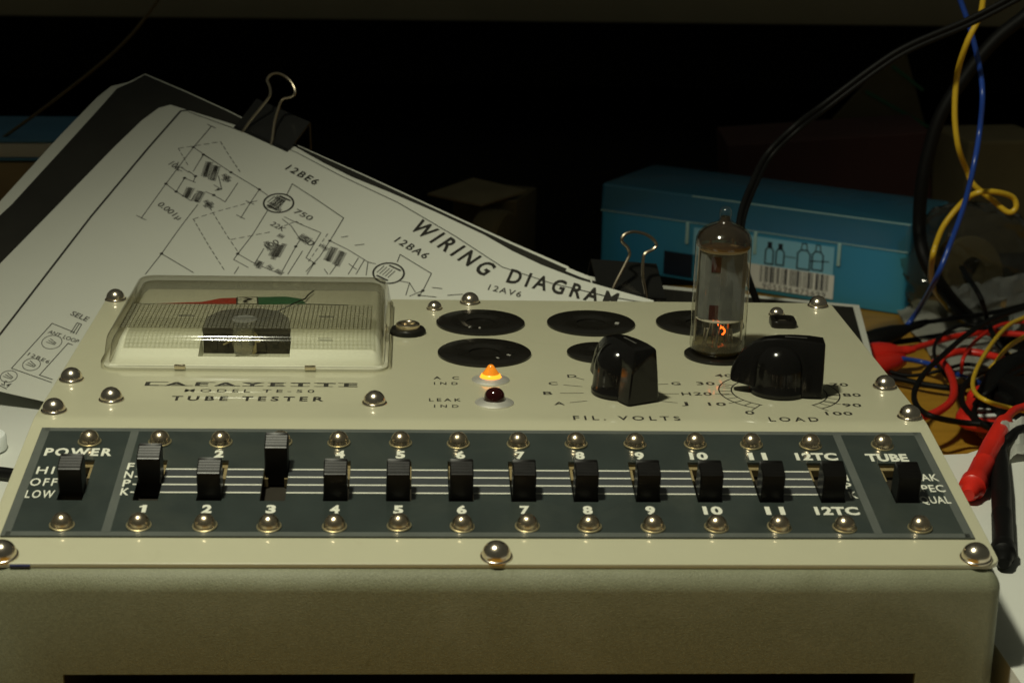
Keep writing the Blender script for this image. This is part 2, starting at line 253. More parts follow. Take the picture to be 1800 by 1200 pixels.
wear(M['slate'], (.060, .068, .056), 26, .50, .70, .55); wear(M['slate'], (.12, .12, .10), 500, .72, .76, .6)
M['slate_band'] = mat('slate_line_band', (.055, .060, .064), .3, coat=.6, coat_rough=.04, var=.12, vscale=60)
M['grey_line'] = mat('grey_print', (.10, .11, .10), .35, coat=.4, var=.12, vscale=80)
M['white_ink'] = mat('white_print', (.72, .72, .62), .45, var=.08, vscale=500)
M['black_ink'] = mat('black_print', (.022, .020, .016), .5, var=.2, vscale=900)
M['grey_ink'] = mat('grey_print_fine', (.06, .058, .05), .6, var=.3, vscale=900)
M['nickel'] = mat('nickel', (.82, .72, .58), .22, 1)
M['brassy'] = mat('yellowed_nickel', (.82, .68, .48), .25, 1)
M['slot_dark'] = mat('screw_slot', (.035, .028, .018), .6, 0, var=.2)
M['washer'] = mat('brass_washer', (.50, .43, .25), .35, .8, var=.1)
M['brass_frame'] = mat('switch_frame', (.30, .235, .115), .45, .25, var=.2, vscale=200)
M['black_plastic'] = mat('black_moulded_plastic', (.0045, .004, .0035), .25, spec=.5, var=.2, vscale=200, bump=.05, bscale=1500, vstretch=(.1, 1, 1))
M['slider_black'] = mat('black_slider_plastic', (.0045, .004, .0035), .31, spec=.24, rvar=.06, vscale=500)
M['knob_black'] = mat('black_gloss_knob', (.006, .0055, .005), .13, spec=.5, var=.3, vscale=90, bump=.03, bscale=700)
M['bakelite'] = mat('black_bakelite', (.010, .009, .007), .28, var=.2, vscale=100)
M['cover'] = clear('clear_meter_cover', (.97, .97, .945), (.55, .51, .38), 1.49, .09, 3.0)
M['rib'] = clear('ribbed_clear_plastic', (.70, .69, .61), (.6, .58, .50), 1.2, .2, 2)
M['rib_haze'] = clear('frosted_band', (.92, .92, .88), (.7, .68, .58), 1.49, .15, 2.5, haze=.22, hazecol=(.72, .71, .60))
M['boss'] = clear('clear_boss', (.86, .86, .82), (.42, .40, .33), 1.5, .03, 1.6, haze=.22)
M['dial'] = mat('white_dial', (.80, .80, .68), .45, var=.02)
M['meter_floor'] = mat('grey_meter_floor', (.55, .54, .44), .5, var=.1)
M['movement'] = mat('dark_movement', (.045, .038, .022), .5, .2, var=.5, vscale=260)
M['red_ink'] = mat('red_print', (.50, .05, .03), .45, var=.08)
M['green_ink'] = mat('green_print', (.04, .17, .08), .45, var=.08)
M['amber'] = mat('amber_lens', (.85, .28, .02), .15, emit=(1, .24, .008), estr=.34, spec=.7, var=.25, vscale=700, coat=.6)
M['amber_glow'] = mat('amber_glow', (.9, .2, .02), .3, emit=(1, .33, .02), estr=1.9, var=.3, vscale=800)
M['red_lens'] = mat('dark_red_lens', (.022, .0015, .0015), .08, spec=.6, coat=.6, var=.1)
M['bezel'] = mat('chrome_bezel', (.80, .78, .70), .42, .75, var=.1, vscale=200)
M['glass'] = clear('tube_glass', (.98, .98, .96), (.42, .40, .29), 1.5, .04, 4.5)
M['getter'] = clear('getter_mirror', (.36, .25, .14), (.10, .06, .03), 1.9, .09, 1.3, haze=.16, hazecol=(.22, .17, .12))
M['anode'] = mat('grey_anode', (.115, .118, .112), .42, 0, var=.15, vscale=250, bump=.1)
M['anode_slot'] = mat('dark_red_opening', (.03, .006, .003), .6, emit=(1, .06, .01), estr=.003, var=.2)
M['mica'] = mat('mica', (.62, .58, .46), .25, var=.15, alpha=.6)
M['heater'] = mat('glowing_heater', (.9, .2, .03), .5, emit=(1, .13, .012), estr=2.6, var=.1)
M['wire_metal'] = mat('support_wire', (.45, .42, .36), .3, 1, var=.1)
M['glass_base'] = clear('glass_button', (.62, .58, .42), (.28, .25, .15), 1.5, .08, 1.5, haze=.3, hazecol=(.26, .22, .12))
M['paper'] = mat('copy_paper', (.575, .58, .515), .65, var=.025, vscale=22, bump=.05, bscale=60, spec=.25)
M['paper2'] = mat('bench_paper', (.64, .65, .60), .7, var=.04, vscale=18, bump=.25, bscale=45, spec=.2)
M['toner'] = mat('photocopy_black', (.020, .019, .015), .5, var=.35, vscale=40, spec=.3)
M['clip_black'] = mat('black_clip_steel', (.008, .008, .007), .35, var=.2)
M['clip_wire'] = mat('clip_wire', (.36, .31, .23), .33, 1, var=.12, vscale=300)
M['teal'] = clear('teal_translucent_plastic', (.10, .40, .50), (.04, .20, .28), 1.45, .22, 1.6, bump=.2, bscale=40, haze=.85, hazecol=(.12, .62, .88))
M['teal_in'] = mat('teal_inside', (.07, .58, 1.0), .6, var=.35, vscale=14)
M['teal_rim'] = mat('teal_rim', (.40, .66, .68), .4, var=.1)
M['teal_label'] = mat('blue_printed_label', (.26, .62, .86), .5, var=.05)
M['label_white'] = mat('white_label', (.84, .88, .86), .55, var=.03)
M['navy'] = mat('navy_print', (.008, .015, .03), .5, var=.2)
M['maroon'] = mat('maroon_card', (.05, .016, .013), .7, var=.25, vscale=20)
M['card'] = mat('brown_card', (.09, .072, .032), .8, var=.2, vscale=25)
M['card_lit'] = mat('lit_brown_card', (.16, .13, .07), .8, var=.25, vscale=40)  # lightened copy of the brown card, as if lamplight fell on it
M['green_stripe'] = mat('green_stripe', (.02, .11, .045), .6, var=.2)
M['yellow_w'] = mat('yellow_insulation', (.62, .40, .025), .32, var=.06, vscale=120, bump=.12, bscale=260)
M['blue_w'] = mat('blue_insulation', (.016, .055, .30), .28, var=.08, vscale=120)
M['red_w'] = mat('red_insulation', (.62, .022, .012), .36, var=.08, vscale=120)
M['black_w'] = mat('black_insulation', (.004, .004, .0038), .55, spec=.2, var=.2, vscale=120)
M['red_clear'] = clear('red_translucent_plastic', (.62, .05, .03), (.30, .01, .005), 1.48, .08, 1.5, haze=.45, hazecol=(.5, .02, .012))
M['bag'] = clear('clear_bag_film', (.76, .75, .68), (.42, .40, .32), 1.55, .07, 2, bump=1.0, bscale=45, haze=.03)
M['foil'] = mat('silver_film', (.85, .86, .82), .20, .95, bump=.6, bscale=70, var=.3, vscale=60)
M['grey_pl'] = mat('grey_plastic', (.22, .23, .21), .5, var=.05)
M['blue_cover'] = mat('dim_blue_cover', (.07, .20, .32), .5, var=.12, vscale=20)
M['shelf'] = mat('dark_shelf_edge', (.30, .265, .17), .7, var=.12, vscale=9)
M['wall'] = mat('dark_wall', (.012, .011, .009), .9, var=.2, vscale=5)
M['back_shade'] = mat('painted_back_shade', (.006, .006, .005), .95, var=.2, spec=.1)
M['blocker'] = mat('blocker_plate', (.05, .05, .045), .6)
M['teal_lid'] = clear('teal_clear_lid', (.12, .42, .52), (.04, .16, .20), 1.75, .18, 1.6, bump=.15, bscale=40, haze=.50, hazecol=(.14, .52, .72))
M['slot_shade'] = mat('shaded_switch_well', (.02, .016, .009), .6, var=.2)  # near-black puts the shade down inside the slot into the colour
M['wall_up'] = mat('upper_wall', (.35, .37, .33), .9, var=.15, vscale=3)
def wood(name, c1, c2, ang):
    m = bpy.data.materials.new(name); m.use_nodes = True; nt = m.node_tree; b = nt.nodes['Principled BSDF']
    tc = N(nt, 'ShaderNodeTexCoord'); mp = N(nt, 'ShaderNodeMapping'); mp.inputs['Rotation'].default_value = (0, 0, math.radians(ang)); mp.inputs['Scale'].default_value = (4, 55, 20)
    nt.links.new(tc.outputs['Object'], mp.inputs[0])
    nz = N(nt, 'ShaderNodeTexNoise', Scale=2.2, Detail=7.0, Roughness=.62, Distortion=.6); nt.links.new(mp.outputs[0], nz.inputs['Vector'])
    cr = N(nt, 'ShaderNodeValToRGB'); cr.color_ramp.elements[0].position = .3; cr.color_ramp.elements[1].position = .7
    cr.color_ramp.elements[0].color = (*c1, 1); cr.color_ramp.elements[1].color = (*c2, 1)
    nt.links.new(nz.outputs[0], cr.inputs[0]); nt.links.new(cr.outputs[0], b.inputs['Base Color']); b.inputs['Roughness'].default_value = .45
    return m
M['bench'] = wood('bench_wood', (.35, .175, .014), (.50, .27, .030), 25)
M['pale_wood'] = wood('pale_wood', (.22, .155, .06), (.33, .24, .10), 80)

# ------------------------------------------------------------------ mesh helpers (millimetres)
WM = {}
def link(name, me, parent=None, local=False, loc=None, rot=None, smooth=None):
    o = bpy.data.objects.new(name, me); SC.collection.objects.link(o)
    place(o, parent, local, loc, rot); return o
def place(o, parent=None, local=False, loc=None, rot=None):
    if loc is not None: o.location = Vector(loc)
    if rot is not None: o.rotation_euler = rot
    basis = Matrix.LocRotScale(o.location, o.rotation_euler, o.scale)
    if parent is not None:
        o.parent = parent
        if local: WM[o.name] = WM[parent.name] @ basis
        else: o.matrix_parent_inverse = WM[parent.name].inverted(); WM[o.name] = basis
    else: WM[o.name] = basis
def finish(name, bm, m, smooth=40):
    bmesh.ops.recalc_face_normals(bm, faces=bm.faces)
    me = bpy.data.meshes.new(name); bm.to_mesh(me); bm.free()
    for x in (m if isinstance(m, (list, tuple)) else [m]): me.materials.append(x)
    if smooth:
        me.polygons.foreach_set('use_smooth', [True]*len(me.polygons))
        me.set_sharp_from_angle(angle=math.radians(smooth))
    return me
def obj(name, bm, m, parent=None, smooth=40):
    """mesh given in world millimetres; origin moved to its middle"""
    c = [(min(v.co[i] for v in bm.verts)+max(v.co[i] for v in bm.verts))/2 for i in range(3)]
    c = Vector(c)
    for v in bm.verts: v.co = (v.co-c)*MM
    return link(name, finish(name, bm, m, smooth), parent, False, c*MM)
def lobj(name, bm, m, parent, smooth=40, loc=(0, 0, 0), rot=(0, 0, 0)):
    """mesh in millimetres in its parent's own frame"""
    for v in bm.verts: v.co *= MM
    return link(name, finish(name, bm, m, smooth), parent, True, Vector(loc)*MM, rot)
def copy_tree(o, parent=None, local=True, loc=None, rot=None):
    c = o.copy(); SC.collection.objects.link(c); c.parent = None; c.matrix_parent_inverse = Matrix()
    place(c, parent, local, loc, rot)
    for ch in list(o.children): copy_tree(ch, c, True)
    return c
def empty(name, loc, rot=(0, 0, 0)):
    o = bpy.data.objects.new(name, None); SC.collection.objects.link(o); o.empty_display_size = .01
    place(o, None, False, Vector(loc)*MM, rot); return o
def tag(o, label, cat, group=None, kind=None):
    if label: o['label'] = label
    if cat: o['category'] = cat
    if group: o['group'] = group
    if kind: o['kind'] = kind
    return o
def B(): return bmesh.new()
def V(bm, pts): return [bm.verts.new(p) for p in pts]
def box(bm, c, s, R=None, bev=0):
    """box with chamfered edges"""
    r = bmesh.ops.create_cube(bm, size=1); vs = r['verts']
    for v in vs: v.co = Vector((v.co.x*s[0], v.co.y*s[1], v.co.z*s[2]))
    if bev:
        es = list({e for v in vs for e in v.link_edges})
        g = bmesh.ops.bevel(bm, geom=es, offset=bev, segments=2, profile=.5, affect='EDGES')
        vs = list({v for f in g['faces'] for v in f.verts} | {v for v in vs if v.is_valid})
    for v in vs:
        co = v.co.copy()
        if R is not None: co = R @ co
        v.co = co + Vector(c)
    return vs
def lathe(bm, prof, seg=32, X=None):
    rings = []
    for r, z in prof:
        if r < 1e-4: rings.append([bm.verts.new((0, 0, z))])
        else: rings.append([bm.verts.new((r*math.cos(2*math.pi*i/seg), r*math.sin(2*math.pi*i/seg), z)) for i in range(seg)])
    for a, b in zip(rings, rings[1:]):
        for i in range(seg):
            j = (i+1) % seg
            f = [a[i % len(a)], a[j % len(a)], b[j % len(b)], b[i % len(b)]]
            f = [v for k, v in enumerate(f) if v not in f[:k]]
            if len(f) > 2: bm.faces.new(f)
    vs = [v for r in rings for v in r]
    if X is not None:
        for v in vs: v.co = X @ v.co
    return vs
def spline(P, k=6):
    P = [Vector(p) for p in P]; out = []
    Q = [P[0]*2-P[1]]+P+[P[-1]*2-P[-2]]
    for i in range(1, len(Q)-2):
        a, b, c, d = Q[i-1:i+3]
        for s in range(k):
            t = s/k
            out.append(.5*((2*b)+(c-a)*t+(2*a-5*b+4*c-d)*t*t+(3*b-a-3*c+d)*t**3))
    out.append(P[-1]); return out
def tube(bm, P, r, seg=10, k=6, smooth=True, cap=True):
    P = spline(P, k) if smooth and len(P) > 2 else [Vector(p) for p in P]
    rr = r if callable(r) else (lambda t: r)
    t0 = (P[1]-P[0]).normalized(); up = Vector((0, 0, 1)) if abs(t0.z) < .9 else Vector((1, 0, 0))
    n = (up-t0*up.dot(t0)).normalized(); rings = []
    for i, p in enumerate(P):
        t = (P[min(i+1, len(P)-1)]-P[max(i-1, 0)]).normalized()
        n = (n-t*n.dot(t)).normalized(); b = t.cross(n); R_ = rr(i/(len(P)-1))
        rings.append([bm.verts.new(p+(n*math.cos(2*math.pi*j/seg)+b*math.sin(2*math.pi*j/seg))*R_) for j in range(seg)])
    for a, b in zip(rings, rings[1:]):
        for i in range(seg): bm.faces.new((a[i], a[(i+1) % seg], b[(i+1) % seg], b[i]))
    if cap: bm.faces.new(rings[0]); bm.faces.new(rings[-1])
    return [v for r_ in rings for v in r_]
def prism(bm, out, z0, z1, fn=None):
    """closed outline (x, y) extruded from z0 to z1; fn maps (x, y, z) to a point"""
    fn = fn or (lambda x, y, z: (x, y, z))
    a = [bm.verts.new(fn(x, y, z0)) for x, y in out]; b = [bm.verts.new(fn(x, y, z1)) for x, y in out]
    n = len(out)
    for i in range(n): bm.faces.new((a[i], a[(i+1) % n], b[(i+1) % n], b[i]))
    bm.faces.new(b); bm.faces.new(a[::-1]); return a+b
def loft(bm, loops, cap0=False, cap1=True):
    R_ = [V(bm, l) for l in loops]; n = len(R_[0])
    for a, b in zip(R_, R_[1:]):
        for i in range(n): bm.faces.new((a[i], a[(i+1) % n], b[(i+1) % n], b[i]))
    if cap0: bm.faces.new(R_[0][::-1])
    if cap1: bm.faces.new(R_[-1])
    return R_
def rrect(x0, x1, y0, y1, r, k=6):
    P = []
    for cx, cy, a in ((x1-r, y1-r, 0), (x0+r, y1-r, 90), (x0+r, y0+r, 180), (x1-r, y0+r, 270)):
        for i in range(k+1):
            t = math.radians(a+90*i/k); P.append((cx+r*math.cos(t), cy+r*math.sin(t)))
    return P
def ribbon(bm, P, wd, fn, h=0, closed=False):
    """flat printed line along 2-D points P, width wd, laid by fn(x, y, h)"""
    P = [Vector(p[:2]) for p in P]
    if closed: P = P+[P[0]]
    for a, b in zip(P, P[1:]):
        d = b-a
        if d.length < 1e-6: continue
        d.normalize(); n = Vector((-d.y, d.x))*wd/2; e = d*wd*.3
        q = [a-e+n, a-e-n, b+e-n, b+e+n]
        bm.faces.new([bm.verts.new(fn(p.x, p.y, h)) for p in q])
def arc(cx, cy, r, a0, a1, k=24, ry=None): 
    return [(cx+r*math.cos(math.radians(a0+(a1-a0)*i/k)), cy+(ry or r)*math.sin(math.radians(a0+(a1-a0)*i/k))) for i in range(k+1)]
TXT = {}
def text_poly(s, bold=0, space=1.0):
    """built-in font as flat faces, cap height 1, baseline at 0, starting at x = 0"""
    key = (s, bold, space)
    if key not in TXT:
        c = bpy.data.curves.new('t', 'FONT'); c.body = s; c.size = 1; c.offset = bold; c.space_character = space; c.resolution_u = 3; c.fill_mode = 'FRONT'
        o = bpy.data.objects.new('t', c); SC.collection.objects.link(o)
        dg = bpy.context.evaluated_depsgraph_get(); me = bpy.data.meshes.new_from_object(o.evaluated_get(dg))
        vs = [tuple(v.co) for v in me.vertices]; fs = [tuple(p.vertices) for p in me.polygons]
        bpy.data.objects.remove(o); bpy.data.curves.remove(c); bpy.data.meshes.remove(me)
        x0 = min(v[0] for v in vs); x1 = max(v[0] for v in vs)
        TXT[key] = ([((v[0]-x0)/(x1-x0), v[1]/.698) for v in vs], fs)
    return TXT[key]
def text(name, s, cx, cy, wid, hei, fn, m, parent, bold=.012, space=1.0, h=.06, ang=0, slab=None):
    """lettering wid wide and hei high (mm), middle of its baseline box at (cx, cy) on the surface fn"""
    vs, fs = text_poly(s, bold, space) if s != '1' else ([(.42, 0), (1, 0), (1, 1), (.5, 1), (.42, .72), (0, .66), (0, .82), (.26, .88)], [(0, 1, 2, 3, 4), (4, 3, 7, 6, 5)])   # a flagged figure one
    bm = B(); ca, sa = math.cos(ang), math.sin(ang); L = []
    for x, y in vs:
        X = (x-.5)*wid; Y_ = (y-.5)*hei
        L.append(bm.verts.new(fn(cx+X*ca-Y_*sa, cy+X*sa+Y_*ca, h)))
    for f in fs:
        try: bm.faces.new([L[i] for i in f])
        except ValueError: pass
    return obj(name, bm, m, parent, smooth=0)
# ------------------------------------------------------------------ bench, wall, shelf (the setting)
TZ = -95.0
bm = B()
V_ = V(bm, [(-900, -700, TZ), (900, -700, TZ), (900, 1290, TZ), (-900, 1290, TZ)]); bm.faces.new(V_)
V2 = V(bm, [(-900, -700, TZ-28), (900, -700, TZ-28), (900, 1290, TZ-28), (-900, 1290, TZ-28)]); bm.faces.new(V2[::-1])
for i in range(4): bm.faces.new((V_[i], V2[i], V2[(i+1) % 4], V_[(i+1) % 4]))
tag(obj('bench_top', bm, M['bench'], smooth=0), 'brown wooden bench top under the tester, papers and leads', 'bench', kind='structure')
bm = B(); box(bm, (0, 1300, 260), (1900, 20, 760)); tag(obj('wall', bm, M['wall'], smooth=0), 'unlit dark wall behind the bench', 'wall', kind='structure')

bm = B(); box(bm, (0, 905, TZ+.9), (1780, 760, 1.4)); tag(obj('dark_sheet', bm, M['back_shade'], smooth=0), 'black sheet added to darken the unlit back of the bench', 'dark sheet', kind='structure')  # added black sheet standing in for shade at the back of the bench
# unseen plates added beside the lamp to cut its light off behind the papers
lt = tag(empty('lamp_blocker', tuple(LAMP/MM)), 'unseen plates added above the tester to block the lamp light', 'light blocker')
LP = LAMP/MM; Ea = LP+(Vector((-190, 206, -20))-LP)*.18; Eb = LP+(Vector((-40, 300, 20))-LP)*.18; dd = (Eb-Ea).normalized(); dd.z = 0; dd.normalize(); mid = (Ea+Eb)/2; nn = Vector((-dd.y, dd.x, 0))
bm = B(); pts = [mid-dd*330, mid+dd*330, mid+dd*330+Vector((0, 0, 230)), mid-dd*330+Vector((0, 0, 230))]
av = V(bm, pts); bv = V(bm, [p+nn*3 for p in pts]); bm.faces.new(av); bm.faces.new(bv[::-1])
for i in range(4): bm.faces.new((av[i], bv[i], bv[(i+1) % 4], av[(i+1) % 4]))
obj('blocker_flap', bm, M['blocker'], lt, 0)
bm = B(); box(bm, LP+Vector((0, 0, 50))-nn*20, (660, 330, 3), Matrix.Rotation(math.atan2(dd.y, dd.x), 3, 'Z')); obj('blocker_top', bm, M['blocker'], lt, 0)

# ------------------------------------------------------------------ tube tester
TILT = CAMV[9]; D2 = 81.44; D1 = 138.6
_S = [i*.25 for i in range(-340, 600)]; _pos = {}
def _ang(s): 
    u = min(1, max(0, (2.5-s)/5)); return TILT*u
def prof(s):
    """height line of the bent panel: returns (y, z, angle) at distance s from the fold"""
    if s >= 2.5: return (s, 0.0, 0.0)
    if s <= -2.5: return (s*math.cos(TILT), s*math.sin(TILT), TILT)
    n = 20; y, z = 2.5, 0.0
    for i in range(n):
        ds = (s-2.5)/n; a = _ang(2.5+ds*(i+.5)); y += ds*math.cos(a); z += ds*math.sin(a)
    return (y, z, _ang(s))
def F(x, s, h=0):
    y, z, a = prof(s); return Vector((x, y-h*math.sin(a), z+h*math.cos(a)))
TT = tag(empty('tube_tester', (0, 29, TZ)), 'cream and olive tube tester with meter, slide switches and two black knobs', 'tube tester')
# hammertone case with an opening in its front
def case_z(y): return min(0, y*math.tan(TILT)) if y < 0 else 0
CX0, CX1, CY0, CY1 = -135.6, 135.0, -84.2, 140.5
def case_out(ins, r):
    P = rrect(CX0+ins, CX1-ins, CY0+ins, CY1-ins, max(.6, r-ins), 6); Q = []
    for a, b in zip(P, P[1:]+P[:1]):
        Q.append(a)
        if abs(a[0]-b[0]) < .01:
            for k in range(1, 12): Q.append((a[0], a[1]+(b[1]-a[1])*k/12))
    return Q
bm = B(); L = []
for ins, dz, ab in ((0, 0, 1), (0, -6.0, 0), (.2, -4.9, 0), (.75, -3.8, 0), (1.6, -2.8, 0), (2.6, -2.0, 0), (3.8, -1.5, 0), (6.5, -1.45, 0)):
    L.append([(x, y, TZ if ab else case_z(y)+dz) for x, y in case_out(ins, 4)])
R_ = [V(bm, l) for l in L]; n = len(R_[0]); hole = None
for k, (a, b) in enumerate(zip(R_, R_[1:])):
    for i in range(n):
        j = (i+1) % n
        if k == 0 and abs(a[i].co.y-CY0) < .01 and abs(a[j].co.y-CY0) < .01 and abs(a[i].co.x-a[j].co.x) > 100:
            hole = (a[i], a[j], b[j], b[i]); continue
        bm.faces.new((a[i], a[j], b[j], b[i]))
hx, hz0, hz1, hd = 113.2, -86, -42.3, 70
H1 = V(bm, [(-hx, CY0, hz0), (hx, CY0, hz0), (hx, CY0, hz1), (-hx, CY0, hz1)])
for i in range(4): bm.faces.new((hole[i], hole[(i+1) % 4], H1[(i+1) % 4], H1[i]))
H2 = V(bm, [(-hx, CY0+1.6, hz0), (hx, CY0+1.6, hz0), (hx, CY0+1.6, hz1), (-hx, CY0+1.6, hz1)])
for i in range(4): bm.faces.new((H1[i], H1[(i+1) % 4], H2[(i+1) % 4], H2[i]))
case = obj('case', bm, M['hammer'], TT, 35)
bm = B(); a = V(bm, [(-hx, CY0+1.6, hz0), (hx, CY0+1.6, hz0), (hx, CY0+1.6, hz1), (-hx, CY0+1.6, hz1)]); b = V(bm, [(-hx, hd+CY0, hz0), (hx, hd+CY0, hz0), (hx, hd+CY0, hz1), (-hx, hd+CY0, hz1)])
for i in range(4): bm.faces.new((a[i], a[(i+1) % 4], b[(i+1) % 4], b[i]))
bm.faces.new(b); obj('storage_slot', bm, M['dark_in'], case, 0)
# bent cream panel, open under the switch strip
SX, S0, S1 = 131.2, -68.6, -7.4                       # half width and ends of the switch strip
def panel_w(d, r=4.0): return 135.0-(r-math.sqrt(max(0, r*r-(r-d)**2)) if d < r else 0)
rows = []
e0, e1_ = -D2, D1
def edge_rows(s_end, sg):
    out = []
    for d, h in ((0, -1.3), (0, -.22), (.07, -.08), (.2, 0), (1.2, 0), (2.0, 0), (3.0, 0), (4.2, 0)): out.append((s_end+sg*d, d, h))
    return out
rs = edge_rows(e0, 1)
for s in (-74, S0+1.5, -60, -45, -30, -18, S1-1.5, -5, -2.5, -1.5, -.5, .5, 1.5, 2.5, 5, 20, 45, 75, 105, 128): rs.append((s, 99, 0))
rs += edge_rows(e1_, -1)[::-1]
bm = B(); G = []
for s, d, h in rs:
    w_ = panel_w(d); xs = [(-w_, -1.3), (-w_, -.22), (-w_+.07, -.08), (-w_+.2, 0), (-SX+1.5, 0), (0, 0), (SX-1.5, 0), (w_-.2, 0), (w_-.07, -.08), (w_, -.22), (w_, -1.3)]
    G.append([bm.verts.new(F(x, s, min(h, hh))) for x, hh in xs])
for i in range(len(G)-1):
    inside = rs[i][0] >= S0+1.4 and rs[i+1][0] <= S1-1.4
    for j in range(len(G[0])-1):
        if inside and j in (4, 5): continue
        bm.faces.new((G[i][j], G[i][j+1], G[i+1][j+1], G[i+1][j]))
panel = obj('panel', bm, M['cream'], TT, 30)
bm = B(); prism(bm, [(-126.2, -81.9), (-121, -81.9), (-121, -81.2), (-126.2, -81.2)], -.95, -.35, F); obj('paint_mark', bm, mat('blue_paint', (.02, .025, .11), .5), panel)
# lettering on the panel
for s_, x, y, wd, hh in (('LAFAYETTE', -73.2, 33.6, 67, 3.7), ('MODEL TE-50', -73.3, 27, 40.5, 2.9), ('TUBE TESTER', -73.2, 19.2, 47, 4.2), ('A C', -11.4, 41.9, 8.2, 2.9), ('IND', -11.6, 36, 7.6, 2.7), ('LEAK', -12.1, 19.2, 10, 2.9), ('IND', -11.8, 13, 7.6, 2.7),
        ('D', 29.6, 44.7, 3, 3), ('C', 22.9, 36.7, 3, 3), ('B', 20.5, 26.6, 2.9, 3), ('A', 23.4, 16.3, 3.3, 3), ('G', 62.7, 37.5, 3, 3), ('H', 64.6, 26.9, 3, 3), ('J', 62.7, 17.1, 2.2, 3), ('FIL. VOLTS', 43, 2.6, 32.8, 3.7),
        ('0', 81.8, 8.5, 2.9, 3.2), ('10', 72.9, 16.7, 5.6, 3.1), ('20', 69.9, 27, 5.8, 3.1), ('30', 72.4, 37.8, 6, 3.1), ('40', 79.7, 46.5, 5.8, 3.1), ('70', 116.1, 37.5, 5.8, 3.1), ('80', 117.8, 26.8, 5.8, 3.1), ('90', 115.5, 16.4, 5.9, 3.1), ('100', 109.6, 8.2, 8.4, 3.1), ('LOAD', 94.3, 2.4, 15.3, 3.8)):
    sp = 1.5 if len(s_) > 3 else (1.8 if s_ in ('A C', 'IND') else 1.1)
    text('lettering', s_, x, y, wd, hh, F, M['black_ink'], panel, bold={'TUBE TESTER': .026, 'LAFAYETTE': .03, 'MODEL TE-50': .004}.get(s_, .014), space=sp)
bm = B(); x0_ = -106.2                                  # slab serifs that stretch the name along its baseline and cap line
for i, (wch, top_) in enumerate(((6.4, 1), (7.6, 0), (6.4, 1), (7.6, 0), (7.4, 1), (6.4, 1), (6.8, 1), (6.8, 1), (6.4, 1))):
    cx = x0_+7.44*(i+.5)
    ribbon(bm, [(cx-wch/2+.5, 31.9), (cx+wch/2-.5-(2 if i in (2,) else 0), 31.9)], .42, F, .075)
    if top_: ribbon(bm, [(cx-wch/2+.3, 35.4), (cx+wch/2-.5, 35.4)], .4, F, .075)
obj('serif_line', bm, M['black_ink'], panel, 0)['kind'] = 'stuff'
bm = B()
for p, q_ in (((26.2, 35.2), (32, 33.6)), ((24.4, 26.6), (31.8, 26.8)), ((26.8, 17.2), (32.2, 19)), ((30.8, 43.2), (33.2, 41)), ((55.5, 36.2), (60, 37)), ((56, 26.8), (62.2, 26.8)), ((55.8, 19.2), (60.5, 17.6)),
        ((76.2, 36.4), (79.6, 34.8)), ((73.9, 27), (78.4, 27)), ((76.9, 17.6), (80.6, 19.6)), ((110, 26.8), (114.2, 26.8)), ((107.5, 19.6), (112, 17.2))): bm = B(); ribbon(bm, [p, q_], .35, F, .06); obj('scale_tick', bm, M['black_ink'], panel, 0)
bm = B(); KC = (94.8, 29.0)                           # load dial: a ladder of cells between two arcs
def pol(r, a): return (KC[0]+r*math.cos(math.radians(a)), KC[1]+r*math.sin(math.radians(a)))
ribbon(bm, [pol(19.2, a) for a in range(-123, -237, -4)], .45, F, .06); ribbon(bm, [pol(15.2, a) for a in range(-121, -237, -4)], .45, F, .06)
ribbon(bm, [pol(19.2, a) for a in range(-57, 30, 4)], .45, F, .06); ribbon(bm, [pol(15.2, a) for a in range(-58, 30, 4)], .45, F, .06)
for a in (-123, -135, -147, -159, -171, -183, -195, -207, -57, -45, -33, -21, -9): ribbon(bm, [pol(15.2, a), pol(19.2 if a != -123 and a != -57 else 22, a)], .35, F, .06)
obj('dial_scale', bm, M['black_ink'], panel, 0)
# dark switch strip with fourteen slots
COLS = [-116.2]+[-95.6+17.42*k for k in range(12)]+[117.2]
SLH, SL0, SL1 = 3.5, -49.8, -26.8
bm = B(); xs = [-SX]; 
for c in COLS: xs += [c-SLH, c+SLH]
xs += [SX]; ss = [S0, SL0, SL1, S1]; HT = .55
g = [[bm.verts.new(F(x, s, HT)) for x in xs] for s in ss]; g0 = [[bm.verts.new(F(x, s, -.4)) for x in xs] for s in ss]
for i in range(3):
    for j in range(len(xs)-1):
        if i == 1 and j % 2 == 1: 
            q4 = [(i, j), (i, j+1), (i+1, j+1), (i+1, j)]
            for k in range(4):
                (a, b), (c, d) = q4[k], q4[(k+1) % 4]; bm.faces.new((g[a][b], g[c][d], g0[c][d], g0[a][b]))
            continue
        bm.faces.new((g[i][j], g[i][j+1], g[i+1][j+1], g[i+1][j]))
nx = len(xs)-1
for j in range(nx): bm.faces.new((g[0][j], g[0][j+1], g0[0][j+1], g0[0][j])); bm.faces.new((g[3][j], g[3][j+1], g0[3][j+1], g0[3][j]))
for i in range(3): bm.faces.new((g[i][0], g[i+1][0], g0[i+1][0], g0[i][0])); bm.faces.new((g[i][nx], g[i+1][nx], g0[i+1][nx], g0[i][nx]))
strip = obj('switch_strip', bm, M['slate'], TT, 30)
bm = B(); h = HT+.04                                   # printed grey border, dividers and the band between the lines
